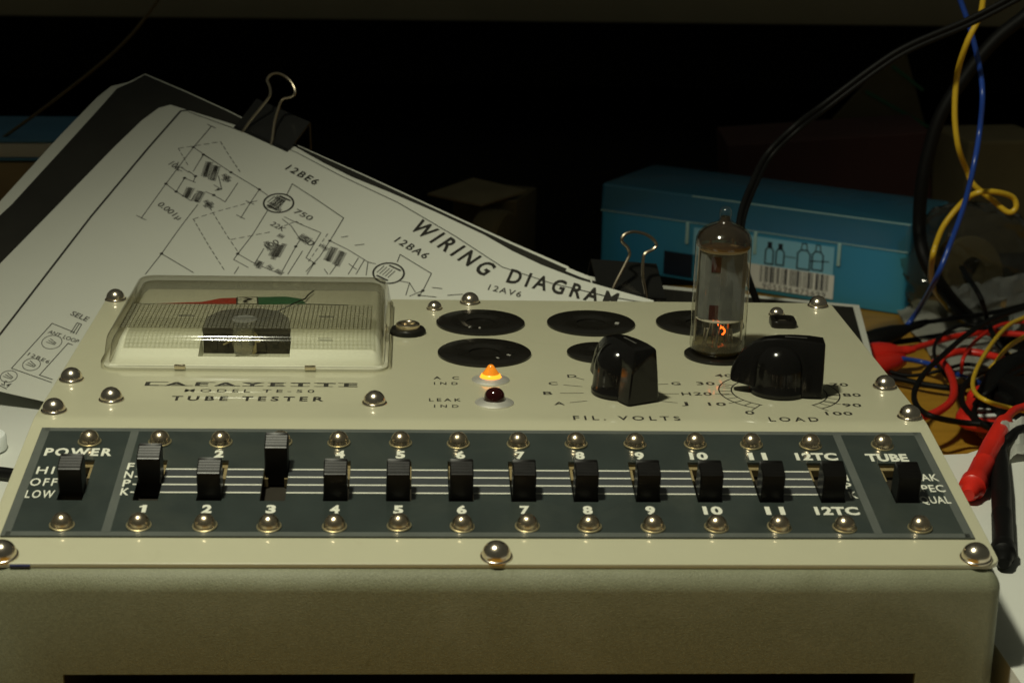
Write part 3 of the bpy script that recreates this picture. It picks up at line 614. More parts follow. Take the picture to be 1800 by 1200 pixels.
for p, q_, wd in (((-SX+1.1, S0+1.2), (SX-1.1, S0+1.2), 2.2), ((-SX+1.1, S1-1.1), (SX-1.1, S1-1.1), 2.0), ((-SX+1.3, S0), (-SX+1.3, S1), 2.4), ((SX-1.3, S0), (SX-1.3, S1), 2.4), ((-103.8, S0+2), (-103.8, S1-2), 2.4), ((105.1, S0+2), (105.1, S1-2), 2.4)):
    d = Vector(q_)-Vector(p); nn = Vector((-d.y, d.x)).normalized()*wd/2; p = Vector(p); q_ = Vector(q_)
    n_ = 8
    for k in range(n_):
        a = p+d*k/n_; b = p+d*(k+1)/n_; bm.faces.new([bm.verts.new(F(v.x, v.y, h)) for v in (a+nn, a-nn, b-nn, b+nn)])
bmesh.ops.remove_doubles(bm, verts=bm.verts, dist=.001)
obj('grey_border', bm, M['grey_line'], strip, 0)
bm = B(); bw = B(); LN = (-32.1, -36.5, -40.9, -45.3)
for k in range(12):
    a = COLS[1+k]+SLH+.1; b = (COLS[2+k]-SLH-.1) if k < 11 else None
    if b is None: continue
    for l, y in enumerate(LN):
        bw.faces.new([bw.verts.new(F(x, s, HT+.06)) for x, s in ((a, y-.32), (b, y-.32), (b, y+.32), (a, y+.32))])
        if l: bm.faces.new([bm.verts.new(F(x, s, HT+.03)) for x, s in ((a, y+.3), (b, y+.3), (b, LN[l-1]-.3), (a, LN[l-1]-.3))])
for l, y in enumerate(LN):                            # leading dots beside the letters
    bw.faces.new([bw.verts.new(F(x, s, HT+.06)) for x, s in ((-100.2, y-.32), (-99.2, y-.32), (-99.2, y+.32), (-100.2, y+.32))])
obj('guide_line', bw, M['white_ink'], strip, 0); obj('line_band', bm, M['slate_band'], strip, 0)
lab = [str(k) for k in range(1, 12)]+['12TC']
for k, s_ in enumerate(lab):
    wd = {1: 2.7, 2: 5.4, 4: 12.4}[len(s_)] if s_ != '1' else 2.0
    for y, dx in ((-23.0, .3), (-54.3, .0)):
        text('lettering', s_, COLS[k+1]+dx, y, wd, 4.0, F, M['white_ink'], strip, bold=.045 if s_ != '1' else .0, space=1.05, h=HT+.07)
for s_, x, y, wd, hh, bo in (('POWER', -118.1, -22.3, 19.2, 4.2, .035), ('TUBE', 117.2, -23.4, 12.4, 4.2, .045), ('HI', -125.6, -33.1, 4.8, 4.1, .01), ('OFF', -124.9, -39.8, 7.4, 4.1, .01), ('LOW', -124.7, -46.5, 7.8, 4.1, .01), ('F', -102.1, -30.6, 1.9, 3.8, .02), ('N', -102, -35.4, 2.3, 3.8, .02), ('P', -101.9, -40.2, 2.1, 3.8, .02), ('K', -101.7, -45, 2.3, 3.8, .02),
        ('N', 102.0, -35.6, 2.2, 3.6, .02), ('P', 102.1, -40.3, 2.1, 3.6, .02), ('K', 102.5, -45.4, 2.3, 3.6, .02), ('LEAK', 125.2, -35.2, 8.4, 3.9, .015), ('SPEC', 125.4, -41.5, 8.6, 3.9, .015), ('QUAL', 125.3, -48, 8.6, 3.9, .015)):
    text('lettering', s_, x, y, wd, hh, F, M['white_ink'], strip, bold=bo, space=1.25 if s_ in ('HI', 'OFF', 'LOW', 'POWER') else 1.05, h=HT+.07)
# screws ------------------------------------------------------------
def screw_mesh(r, hh, rim):
    bm = B(); P = [(r+rim, 0), (r+rim, .35), (r+rim*.5, .6), (r, .65)]
    for k in range(1, 11): a = math.radians(9*k); P.append((r*math.cos(a), .6+(hh-.6)*math.sin(a)))
    P[-1] = (0, hh); lathe(bm, P, 28); return bm
def slot_mesh(r, hh):
    bm = B()
    for ang in (0, 90):
        X = Matrix.Rotation(math.radians(ang), 4, 'Z'); w_ = r*.16; prev = None
        for k in range(-5, 6):
            x = r*.62*k/5; z = .6+(hh-.6)*math.sqrt(max(0, 1-(x/r)**2-(w_/r)**2))+(.025 if ang == 0 else .03)
            cur = [bm.verts.new(X @ Vector((x, -w_, z))), bm.verts.new(X @ Vector((x, w_, z)))]
            if prev: bm.faces.new((prev[0], cur[0], cur[1], prev[1]))
            prev = cur
    return bm
def screw_proto(r, hh, rim, m, washer=None, rx=0):
    bm = screw_mesh(r, hh, rim)
    for v in bm.verts: v.co *= MM
    o = link('screw', finish('screw', bm, m, 50), None)
    lobj('screw_recess', slot_mesh(r, hh), M['slot_dark'], o, 0)
    if washer:
        bw = B(); lathe(bw, [(r*.8, .02), (washer, .02), (washer, .3), (washer-.25, .42), (r*.8, .44)], 28); lobj('washer', bw, M['washer'], o)
    return o
def set_screw(proto, x, s, h=0, first=False):
    P = F(x, s, h); a = prof(s)[2]; R = Matrix.Rotation(a+random.uniform(-.05, .05), 4, 'X') @ Matrix.Rotation(random.uniform(-.05, .05), 4, 'Y') @ Matrix.Rotation(random.uniform(0, 6.28), 4, 'Z')
    if first: o = proto; o.location = P*MM; o.rotation_euler = R.to_euler(); place(o, TT); return
    copy_tree(proto, TT, False, P*MM, R.to_euler())
big = screw_proto(3.45, 4.0, .5, M['nickel'])
for i, (x, s) in enumerate(((-131.4, 134.5), (-130.4, 37.4), (-130.2, 6.3), (-114.8, 17.5), (-34, 15.7), (-1.2, 134.5), (129.3, 134.3), (130.6, 35.4), (131, 5.1))): set_screw(big, x, s, 0, i == 0)
frontp = screw_proto(3.9, 4.4, .45, M['nickel'])
for i, (x, s) in enumerate(((-128.9, -77.7), (.2, -77.6), (128.9, -78))): set_screw(frontp, x, s, 0, i == 0)
small = screw_proto(2.7, 3.1, .35, M['nickel'])
for i, (x, s) in enumerate(((-14.4, 125.4), (111.2, 121))): set_screw(small, x, s, 0, i == 0)
stp = screw_proto(2.95, 3.7, .1, M['brassy'], 3.4)
for i, c in enumerate(COLS):
    set_screw(stp, c+random.uniform(-.4, .4), -16.2+random.uniform(-.3, .3), HT, i == 0); set_screw(stp, c+random.uniform(-.4, .4), -63.3+random.uniform(-.3, .3), HT)
# slide switches: frame in the slot and black slider ----------------
def rot_slope(a): return Matrix.Rotation(a, 4, 'X').to_euler()
bm = B(); x0, x1 = -SLH-.2, SLH+.2; l0, l1 = SL0-.2, SL1+.2
fv = V(bm, [(x0, l0, -.45), (x1, l0, -.45), (x1, l1, -.45), (x0, l1, -.45)]); fb = V(bm, [(x0, l0, -4.2), (x1, l0, -4.2), (x1, l1, -4.2), (x0, l1, -4.2)])
for i in range(4): bm.faces.new((fv[i], fv[(i+1) % 4], fb[(i+1) % 4], fb[i])).material_index = 0 if i == 2 else 1
bm.faces.new(fb).material_index = 1
for sgn in (-1, 1):                                    # inner steps of the frame
    box(bm, (sgn*2.9, l1-4.2, -2.4), (1.2, 7.6, 2.6)); 
box(bm, (0, l1-1.1, -1.2), (6.6, 1.6, .5)); box(bm, (0, l0+.9, -2), (6.4, 1.2, .6))
for v in bm.verts: v.co *= MM
sw = link('slide_switch', finish('slide_switch', bm, [M['brass_frame'], M['slot_shade']], 30)); 
bm = B(); pf = [(-3.5, -3.8), (-3.5, 7.8), (-3.4, 8.15), (-3.1, 8.35)]
for k in range(5):                                     # five saw-tooth grip ridges, their long faces turned to the front
    y = -3.0+1.2*k; z = 8.2+.2*k; pf += [(y+.02, z), (y+.5, z+.42), (y+.95, z+.74), (y+1.0, z+.72)]
pf += [(3.3, 9.1), (3.45, 8.9), (3.5, 8.4), (3.5, -3.8)]
wv = [(-3.2, .0), (-3.0, .2), (3.0, .2), (3.2, 0)]
loops = []
for x, ins in ((-3.25, .3), (-2.95, 0), (2.95, 0), (3.25, .3)):
    loops.append([(x, y*(1-ins/3.5), z-(ins if z > 5 else 0)) for y, z in pf])
loft(bm, loops, True, True)
for v in bm.verts: v.co *= MM
sl = link('slider', finish('slider', bm, M['slider_black'], 25), sw, True)
SHIFT = [2.4, 8.6, .4, 15.4]+[.3]*9+[-.1]
for i, c in enumerate(COLS):
    yy, zz, a = prof(-10); P = Vector((c, 0, 0))*MM
    R = rot_slope(TILT)
    o = sw if i == 0 else copy_tree(sw, None)
    o.location = P; o.rotation_euler = R; place(o, TT)
    k = o.children[0]; k.location = Vector((random.uniform(-.08, .08), -45.9+SHIFT[i]+random.uniform(-.15, .15), .4))*MM
    WM[k.name] = WM[o.name] @ Matrix.Translation(k.location)
# panel meter -------------------------------------------------------
mx0, mx1, my0, my1 = -123.6, -29.4, 46.6, 132.0
bm = B(); bx = rrect(mx0+1, mx1-1, my0+1, my1-1, 5, 6); prism(bm, bx, .02, .9); meter = obj('meter', bm, M['meter_floor'], TT)
lv = [(0, .1, 6), (0, 1.9, 6), (.25, 2.35, 6), (.7, 2.55, 5.8), (.95, 3.0, 5.6), (1.7, 8.2, 5.4), (1.95, 9.4, 5.3), (2.35, 10.4, 5.2), (2.95, 11.3, 5), (3.75, 11.95, 4.7), (4.7, 12.35, 4.3), (5.9, 12.5, 4)]
def shell(d, z0): return [[(x, y, max(z0, z-d)) for x, y in rrect(mx0+i+d, mx1-i-d, my0+i*1.35+d, my1-i*1.9-d, max(1, r-d*.6), 7)] for i, z, r in lv]
bm = B(); loft(bm, shell(0, 0)); loft(bm, shell(1.5, .95)[4:]); obj('meter_cover', bm, M['cover'], meter, 30)
bm = B(); fx0, fx1 = -120.6, -32.4; DY = [(49.7, 1.0), (51.4, 2.3), (52.9, 3.3), (54.4, 3.9), (59, 5.6), (64.5, 6.8), (64.8, 6.85), (68, 7.0), (90, 7.0), (123.6, 7.0)]
DX = (fx0, fx0+1.2, fx0+3.2, -92.2, -91.8, -62.9, -62.5, fx1-3.2, fx1-1.2, fx1)
g = [[bm.verts.new((x, y, (.95 if (j in (4, 5) and 53 < y < 64.6) else z))) for y, z in DY] for j, x in enumerate(DX)]
for r_ in g[:1]+g[-1:]:
    for v in r_: v.co.z = .95
for r_ in (g[1], g[-2]):
    for v in r_: v.co.z = max(.95, v.co.z-1.6)
for i in range(len(g)-1):
    for j in range(len(DY)-1): bm.faces.new((g[i][j], g[i+1][j], g[i+1][j+1], g[i][j+1]))
dial = obj('dial', bm, M['dial'], meter, 50)
DD = DATA['DIAL']
for nm, key, mm_, z in (('red_zone', 'red', 'red_ink', 7.08), ('green_zone', 'green', 'green_ink', 7.08)):
    bm = B(); bm.faces.new(V(bm, [(x, y, z) for x, y in DD[key]])); obj(nm, bm, M[mm_], dial, 0)
bm = B(); I_ = lambda x, y, h: (x, y, h)
ribbon(bm, DD['box'], .55, I_, 7.12, True); ribbon(bm, [(-84.9, 109), (-83, 110.5)], .4, I_, 7.12); obj('scale_frame', bm, M['black_ink'], dial, 0)
text('lettering', '?', -81, 109.2, 3.4, 6.2, lambda x, y, h: Vector((x, y, 7.12)), M['black_ink'], dial, bold=.02)
bm = B(); ribbon(bm, DD['thin'], .8, I_, 7.1); ribbon(bm, [DD['red'][0], (-118, 103.2)], .4, I_, 7.1); obj('scale_line', bm, M['grey_line'], dial, 0)
bm = B(); tube(bm, [(x, y, 8.2) for x, y in DD['pointer']]+[(-70, 88, 8.3), (-76, 70, 8.3)], .28, 6); obj('pointer', bm, M['black_ink'], meter)
bm = B(); mv = [(-91.6, 64.2), (-63.1, 64.2), (-63.4, 72), (-64.7, 84), (-69, 92.5), (-75, 95.5), (-81.5, 95.5), (-88.5, 92.5), (-92.6, 84), (-92.6, 70)]
prism(bm, mv, 1.0, 7.9); 
for k in range(7): box(bm, (-88.5+4.1*k+random.uniform(-.6, .6), 64.2, 3.4+random.uniform(0, 3)), (random.uniform(1.2, 3.2), 1.6, random.uniform(1.5, 4)), None, .2)
movm = obj('movement', bm, M['movement'], meter, 20)
bm = B(); lathe(bm, [(0, 0), (4.6, 0), (4.6, .8), (0, .8)], 24, Matrix.Translation((-77.4, 64.4, 4.8)) @ Matrix.Rotation(math.radians(90), 4, 'X')); tube(bm, [(-85, 63, 4.4), (-81, 62.8, 6), (-79, 63, 3.2)], .35, 6); obj('hairspring_plate', bm, M['washer'], meter)
bm = B(); lathe(bm, [(4.3, 12.45), (4.3, 12.75), (3.9, 12.95), (0, 12.95)], 28, Matrix.Translation((-78, 64.8, 0))); lathe(bm, [(3.6, 12.3), (3.4, 5.0), (2.9, 2.6), (0, 2.5)], 28, Matrix.Translation((-78, 59, 0))); box(bm, (-78, 64.8, 13.0), (5, .8, .1)); obj('zero_adjuster', bm, M['boss'], meter)
bm = B(); z = 12.62; bx0, bx1, by0, by1 = -117.2, -36.2, 54.2, 83.4                     # ribbed band across the window
bm.faces.new(V(bm, [(bx0, by0, 12.56), (bx1, by0, 12.56), (bx1, by1, 12.56), (bx0, by1, 12.56)])); obj('frosted_band', bm, M['rib_haze'], meter, 0)
bm = B(); nxr, nyr = 58, 11
for k in range(nxr+1): x = bx0+(bx1-bx0)*k/nxr; ribbon(bm, [(x, by0), (x, by1)], .36, I_, z)
for k in range(nyr+1): y = by0+(by1-by0)*k/nyr; ribbon(bm, [(bx0, y), (bx1, y)], .5, I_, z+.04)
r_ = obj('rib', bm, M['rib'], meter, 0); r_['kind'] = 'stuff'
bm = B()
for x in (-100, -52): ribbon(bm, [(x-2.2, 88.5), (x+2.2, 88.5)], 1.5, I_, 7.1)
ribbon(bm, [(-53.5, 62), (-49, 62)], .5, I_, 7.1); obj('dial_mark', bm, M['grey_ink'], dial, 0)
bm = B()
for x in (-97.5, -55.5): box(bm, (x, 47.6, 1.4), (3.6, .9, 1.5), None, .2)
obj('cover_clip', bm, M['nickel'], meter)
# tube sockets ------------------------------------------------------
def octal(pins, R, cr, pr):
    bm = B(); lathe(bm, [(R, 0), (R, .7), (R-.5, 1.05), (cr+2.2, 1.15), (cr+1.6, .95), (cr+.5, .9), (cr, .7), (cr-.1, .12), (0, .1)], 48)
    return bm
def socket(x, y, R, cr, pins, pr, first=None):
    bm = octal(pins, R, cr, pr)
    for v in bm.verts: v.co *= MM
    o = link('tube_socket', finish('tube_socket', bm, M['bakelite'], 35), TT, False, Vector((x, y, .02))*MM, (0, 0, random.uniform(0, .6)))
    bm = B()
    for k in range(pins): 
        a = 2*math.pi*(k+.5)/(pins if pins > 7 else pins+1); lathe(bm, [(1.15, 1.0), (1.15, 1.24), (.75, 1.24), (.7, 1.02), (0, 1.02)], 12, Matrix.Translation((pr*math.cos(a), pr*math.sin(a), 0)))
    lobj('pin_hole', bm, M['bakelite'], o)
    bm = B(); n_ = random.choice((1, 2))
    for k in range(n_): a = random.uniform(3.5, 5.9); box(bm, (pr*math.cos(a), pr*math.sin(a), 1.2), (1.5, .7, .25), Matrix.Rotation(a, 3, 'Z'), .08)
    lobj('contact', bm, M['bezel'], o); return o
for x, y in ((1.8, 106.3), (1.9, 69), (41.4, 106.6), (80.8, 107.9)): socket(x, y, 15.8, 5.2, 8, 9.4)
socket(41.3, 70, 11.4, 2.4, 9, 6.2); socket(81.5, 69, 11.7, 2.4, 7, 5.2)
# grid cap jack, small square socket, indicators, knobs ---------------
bm = B(); lathe(bm, [(6.3, 0), (6.3, 1.1), (5.7, 1.9), (4.2, 2.1), (4.0, 1.9)], 36, Matrix.Translation((-24, 93.7, 0))); jk = obj('jack', bm, M['bakelite'], TT)
bm = B(); lathe(bm, [(4.2, 1.8), (4.2, 3.3), (3.7, 3.7), (2.6, 3.7), (2.2, 3.2), (2.1, .8), (0, .7)], 32, Matrix.Translation((-24, 93.7, 0))); obj('jack_bush', bm, M['brassy'], jk)
bm = B(); P = rrect(-4.6, 4.6, -5.2, 5.2, 2.2, 5)
loft(bm, [[(x*k, y*k, z) for x, y in P] for k, z in ((1, 0), (1, 1.9), (.94, 2.4), (.62, 2.4), (.6, .9))]); 
X = Matrix.Translation((111, 108.2, 0)) @ Matrix.Rotation(-.05, 4, 'Z')
for v in bm.verts: v.co = X @ v.co
js = obj('cap_socket', bm, M['bakelite'], TT)
bm = B(); box(bm, (111, 108.2, 1.3), (2.6, 3.4, .5), None, .15); obj('contact', bm, M['slot_dark'], js)
def indicator(x, y, lens_prof, m, glow=None):
    bm = B(); lathe(bm, [(6.1, 0), (6.1, .25), (5.6, .55), (4.4, .95), (3.6, 1.25), (3.3, 1.0)], 40, Matrix.Translation((x, y, 0))); o = obj('indicator', bm, M['bezel'], TT)
    bm = B(); lathe(bm, lens_prof, 32, Matrix.Translation((x, y, 0))); obj('lens', bm, M[m], o)
    if glow: bm = B(); lathe(bm, glow, 32, Matrix.Translation((x, y, 0))); obj('lit_lens_rim', bm, M['amber_glow'], o)
indicator(2.9, 39.8, [(2.75, 2.3), (1.9, 3.5), (1.15, 4.6), (.9, 5.0), (.5, 5.25), (0, 5.3)], 'amber', [(3.35, .9), (3.3, 1.5), (3.1, 2.0), (2.75, 2.3)])
indicator(3.2, 16.5, [(3.3, .9), (3.25, 2.0), (3.0, 3.2), (2.5, 4.0), (1.7, 4.6), (.8, 4.9), (0, 5.0)], 'red_lens')
def knob_mesh():
    """pointer knob: round domed body with a tall bar across it, blunt at -x and tapering down to a tip at +x"""
    bm = B(); P = [(9.3, .35), (9.3, 1.3), (9.0, 1.7)]
    P += [(8.75, 4), (8.6, 7)]
    for k in range(1, 11): a = math.radians(9*k); P.append((8.5*math.cos(a)**.8 if k < 10 else 0, 7.2+7.6*math.sin(a)))
    lathe(bm, P, 48)
    st = []                                            # stations along x: half width bottom, half width top, bottom z, top z
    for x, wb, wt, zb, zt in ((-13.6, 5.3, 3.6, .5, 15.4), (-13.2, 5.8, 4.0, .5, 15.9), (-9, 6.1, 4.0, .5, 16.3), (-4, 5.6, 3.5, .8, 16.5), (1, 4.9, 2.9, 1.4, 16.4), (5, 4.3, 2.4, 1.9, 15.9), (8.5, 3.7, 2.0, 2.3, 14.6), (11.3, 3.1, 1.7, 2.7, 12.6), (13.4, 2.6, 1.4, 3.0, 10.2), (14.8, 2.1, 1.2, 3.2, 7.8), (15.5, 1.6, .9, 3.6, 5.8)):
        mz = zb+(zt-zb)*.55; st.append([(x, -wb, zb), (x, -(wb*.5+wt*.5), mz), (x, -wt, zt-.7), (x, -wt+.6, zt), (x, wt-.6, zt), (x, wt, zt-.7), (x, (wb*.5+wt*.5), mz), (x, wb, zb)])
    loft(bm, st, True, True)
    for v in bm.verts: v.co.z *= 1.12
    return bm
kb = knob_mesh()
for v in kb.verts: v.co *= MM
kn = link('knob', finish('knob', kb, M['knob_black'], 32), TT, False, Vector((94.6, 29.4, .05))*MM, (0, 0, math.radians(172)))
kl = B(); box(kl, (-4.5, 0, 18.4), (7, .6, .2), Matrix.Rotation(-.02, 3, 'Y'), .05); lobj('pointer_line', kl, M['grey_ink'], kn)
copy_tree(kn, TT, False, Vector((43.6, 27.8, .05))*MM, (0, 0, math.radians(117)))

# ------------------------------------------------------------------ vacuum tube standing in its socket
vt = tag(empty('vacuum_tube', (81.5, 69, 1)), 'clear glass vacuum tube with a glowing heater plugged in beside the right knob', 'vacuum tube')
TX = Matrix.Translation((80.9, 69, 1.2)) @ Matrix.Rotation(.008, 4, 'Y') @ Matrix.Diagonal((1, 1, .96, 1))
def tl(prof_, name, m, parent=vt, seg=40): bm = B(); lathe(bm, prof_, seg, TX); return obj(name, bm, M[m], parent)
R0 = 9.45
tl([(0, .6), (5, .5), (8.2, .5), (9.1, 1.4), (R0, 3.0), (R0, 39.5), (R0-.15, 41.3), (R0-.8, 43.2), (R0-2.2, 44.8), (5, 46.2), (3.0, 47.0), (2.2, 47.9), (1.85, 49.0), (2.1, 50.3), (1.8, 51.6), (1.0, 52.6), (0, 52.9)], 'glass_envelope', 'glass')
tl([(9.0, 38.6), (9.0, 39.4), (8.9, 41.2), (8.3, 42.9), (7.0, 44.3), (4.7, 45.6), (2.7, 46.5), (1.8, 47.5), (1.5, 49.2)], 'getter_film', 'getter')
tl([(0, 1.0), (7.8, 1.0), (8.7, 2.4), (8.4, 4.4), (6, 5.0), (0, 5.2)], 'glass_button', 'glass_base')
tl([(0, 37.4), (8.2, 37.4), (8.2, 37.8), (0, 37.8)], 'mica_spacer', 'mica'); tl([(0, 12.9), (8.2, 12.9), (8.2, 13.25), (0, 13.25)], 'mica_spacer', 'mica')
bm = B(); an = [(-7.6, -2.6), (-6.4, -4.6), (-1.4, -5.2), (-1.2, -5.9), (6.0, -5.6), (7.6, -3.2), (7.6, 3.2), (5.5, 5.4), (-5.5, 5.4), (-7.6, 3.2)]
prism(bm, an, 13.4, 37.0, lambda x, y, z: TX @ Vector((x, y, z))); anode = obj('anode', bm, M['anode'], vt, 25)
bm = B()
for z0, z1 in ((30.5, 35.8), (13.5, 18.6)): prism(bm, [(-4.4, -5.1), (-1.35, -5.4), (-1.35, -5.0), (-4.4, -4.75)], z0, z1, lambda x, y, z: TX @ Vector((x, y, z)))
obj('anode_opening', bm, M['anode_slot'], anode, 0)
bm = B()
for x, y in ((-8, -.5), (8, .8), (-3.5, 5.8), (4.2, 5.9)): tube(bm, [TX @ Vector((x, y, z)) for z in (4.5, 12, 25, 38, 40)], .42, 8)
for a in range(7): t = a*.9; tube(bm, [TX @ Vector((5.2*math.cos(t), 5.2*math.sin(t), 2.5)), TX @ Vector((4.6*math.cos(t), 4.6*math.sin(t), 7)), TX @ Vector((3.8*math.cos(t+.2), 3.8*math.sin(t+.2), 13))], .35, 6)
obj('support_rod', bm, M['wire_metal'], vt)
bm = B(); tube(bm, [TX @ Vector(p) for p in ((-.6, -1.6, 12.8), (-.4, -2.2, 11.4), (.1, -2.3, 10.2), (.4, -1.8, 9.6))], .5, 8); tube(bm, [TX @ Vector(p) for p in ((1.0, -1.4, 9.9), (1.9, -2.0, 8.6), (1.4, -2.4, 7.6), (1.0, -2.2, 7.3))], .3, 8); tube(bm, [TX @ Vector(p) for p in ((-1.8, -.6, 12.6), (-2.2, -.4, 11))], .25, 6); obj('heater', bm, M['heater'], vt)
bm = B(); tube(bm, [TX @ Vector(p) for p in ((-3.6, -3.6, 12.6), (-2.2, -4.0, 12.0), (1.8, -4.0, 12.0), (3.6, -3.2, 12.6))], .3, 6); box(bm, TX @ Vector((4.6, -3.0, 11.2)), (3.2, 2.0, 2.4), None, .3); box(bm, TX @ Vector((-4.8, -2.6, 11.0)), (2.4, 2.0, 2.0), None, .3); obj('getter_holder', bm, M['slot_dark'], vt)
# ------------------------------------------------------------------ papers behind the tester
SH = DATA['SHEET']; SO, SE1, SE2, SN = (Vector(SH[k]) for k in ('O', 'e1', 'e2', 'n'))
def PLN(u, v, h=0): return SO+SE1*u+SE2*v+SN*h
def in_poly(P, x, y):
    c = False; j = len(P)-1
    for i in range(len(P)):
        if (P[i][1] > y) != (P[j][1] > y) and x < (P[j][0]-P[i][0])*(y-P[i][1])/(P[j][1]-P[i][1])+P[i][0]: c = not c
        j = i
    return c
# pad of photocopies: black print on white paper, right half falling away behind the tester
pad = tag(empty('photocopy_pad', (60, 240, TZ)), 'black photocopied pages with white edges lying under the wiring diagram sheet', 'paper stack')
blk = DATA['BLK']; left = [tuple(p) for p in blk[:14]]
bm = B(); lo = left[:-1]+[(207, -12.3), (207, 150), (-6, 150)]
prism(bm, lo, -3.2, -.5, PLN)
# right half as a curved strip of two rails
top = [PLN(205, -11.6, -.5), PLN(214, -12, -.5), Vector((53.9, 223.6, -12.6)), Vector((69.4, 242.2, -19.0)), Vector((84.6, 263.6, -26.0)), Vector((100.7, 285.8, -33.0)), Vector((124.5, 308.6, -41.0)), Vector((148.6, 327.3, -48.0)), Vector((174.1, 341.9, -54.0)), Vector((198.9, 350.0, -58.0))]
bot = [PLN(205, 70, -4), PLN(214, 70, -4), Vector((56, 160, -56)), Vector((66, 172, -60)), Vector((80, 186, -64)), Vector((98, 200, -67)), Vector((120, 214, -70)), Vector((144, 226, -72)), Vector((168, 232, -73)), Vector((186, 236, -74))]
g = [[a.lerp(b, t/6) for t in range(7)] for a, b in zip(spline(top, 3), spline(bot, 3))]
gv = [[bm.verts.new(p) for p in r_] for r_ in g]; gd = [[bm.verts.new(p-Vector((0, 0, 2.4))) for p in r_] for r_ in g]
for i in range(len(gv)-1):
    for j in range(6): bm.faces.new((gv[i][j], gv[i][j+1], gv[i+1][j+1], gv[i+1][j])); bm.faces.new((gd[i][j], gd[i+1][j], gd[i+1][j+1], gd[i][j+1]))
    bm.faces.new((gv[i][0], gv[i+1][0], gd[i+1][0], gd[i][0])); bm.faces.new((gv[i][6], gd[i][6], gd[i+1][6], gv[i+1][6]))
bm.faces.new([r for k in (0,) for r in gv[-1]]+gd[-1][::-1])
obj('page_stack', bm, M['paper'], pad, 30)
bm = B()
inner = [(-5.4, 122.5), (-9.4, 93), (-19.5, 47), (-26.8, 14.6), (-29.6, 3.0), (-27.4, -5.0), (-26.4, -12.6), (-1.7, -13.2), (22, -13.1), (62.8, -11.3), (100.4, -11.4), (137.3, -10.9), (178.8, -10.3), (207, -10.6), (207, 150), (-2, 150)]
def lay(bm, P, h, fn):
    r_ = bm.faces.new([bm.verts.new(fn(x, y, h)) for x, y in P]); bmesh.ops.triangulate(bm, faces=[r_])
lay(bm, inner, -.38, PLN)
gq = [[a.lerp(b, t) for t in (.03, .4, .97)] for a, b in zip(spline(top, 3), spline(bot, 3))]
gq = gq[:-2]+[[a.lerp(b, .55) for a, b in zip(gq[-2], gq[-1])]]
gv = [[bm.verts.new(p+Vector((0, 0, .14))) for p in r_] for r_ in gq]
for i in range(len(gv)-1):
    for j in range(2): bm.faces.new((gv[i][j], gv[i][j+1], gv[i+1][j+1], gv[i+1][j]))
obj('black_print', bm, M['toner'], pad, 0)
bm = B(); prism(bm, [(2, 8), (208, -6), (208, 118), (14, 118)], -40, -3.6, PLN); obj('stiff_backing', bm, M['dark_in'], pad)
# the diagram sheet
sh = tag(empty('diagram_sheet', tuple(PLN(110, 80)*.5+Vector((0, 75, TZ*.5)))), 'white sheet printed with a wiring diagram propped behind the meter', 'paper sheet')
out = [tuple(p) for p in DATA['OUT']]+[(252, 60), (225, 150), (120, 163)]+[tuple(p) for p in DATA['OUTB']]
def curl(u, v, h=0):
    """top edge of the sheet rolls gently down on to the pad"""
    e = max(0, 6-(v+7))/12; return PLN(u, v, h+.9-.9*e*e)
bm = B(); prism(bm, out, -.12, .0, lambda x, y, z: curl(x, y, z)); obj('sheet', bm, M['paper'], sh, 30)
bm = B(); H = .09
for l in DATA['LINES']: ribbon(bm, l, .36, curl, H)
for l in DATA['DASH']:
    for a, b in zip(l, l[1:]):
        a, b = Vector(a), Vector(b); d = b-a; k = max(2, int(d.length/3.2))
        for i in range(k): ribbon(bm, [a+d*(i/k), a+d*((i+.6)/k)], .34, curl, H)
for a, b in DATA['HATCH']:
    a, b = Vector(a), Vector(b); d = b-a; k = max(3, int(d.length/.75)); n_ = Vector((-d.y, d.x)).normalized()*1.1
    for i in range(k+1): p = a+d*i/k; ribbon(bm, [p-n_, p+n_], .34, curl, H+.01)
    ribbon(bm, [a, b], .3, curl, H+.02)
for p in DATA['DOTS']: 
    bm.faces.new([bm.verts.new(curl(x, y, H+.02)) for x, y in arc(p[0], p[1], .75, 0, 330, 11)])
for c, r, wd in DATA['RINGS']:
    ribbon(bm, arc(c[0], c[1], r if r < 8 else 6.4, 0, 360, 36), wd*.8, curl, H+.01)
    if r > 8:
        for k in (-2.6, -1.2, .2, 1.6, 3): ribbon(bm, [(c[0]+k-1.6, c[1]-2.6), (c[0]+k-1.6, c[1]+2.4)], .35, curl, H+.01)
        ribbon(bm, [(c[0]-2.5, c[1]-4.2), (c[0]+3, c[1]-4.2)], .8, curl, H+.015); ribbon(bm, [(c[0]-3, c[1]+4), (c[0]+2.2, c[1]+4)], .9, curl, H+.015)
    elif r < 4:
        for k in (-1.2, 0, 1.2): ribbon(bm, [(c[0]-1.8, c[1]+k), (c[0]+1.8, c[1]+k*.4)], .3, curl, H)
ribbon(bm, DATA['FRAME'], .38, curl, H)
obj('circuit_lines', bm, M['black_ink'], sh, 0)['kind'] = 'stuff'
bm = B(); ribbon(bm, DATA['BORDER'], .95, curl, H); obj('border_line', bm, M['black_ink'], sh, 0)
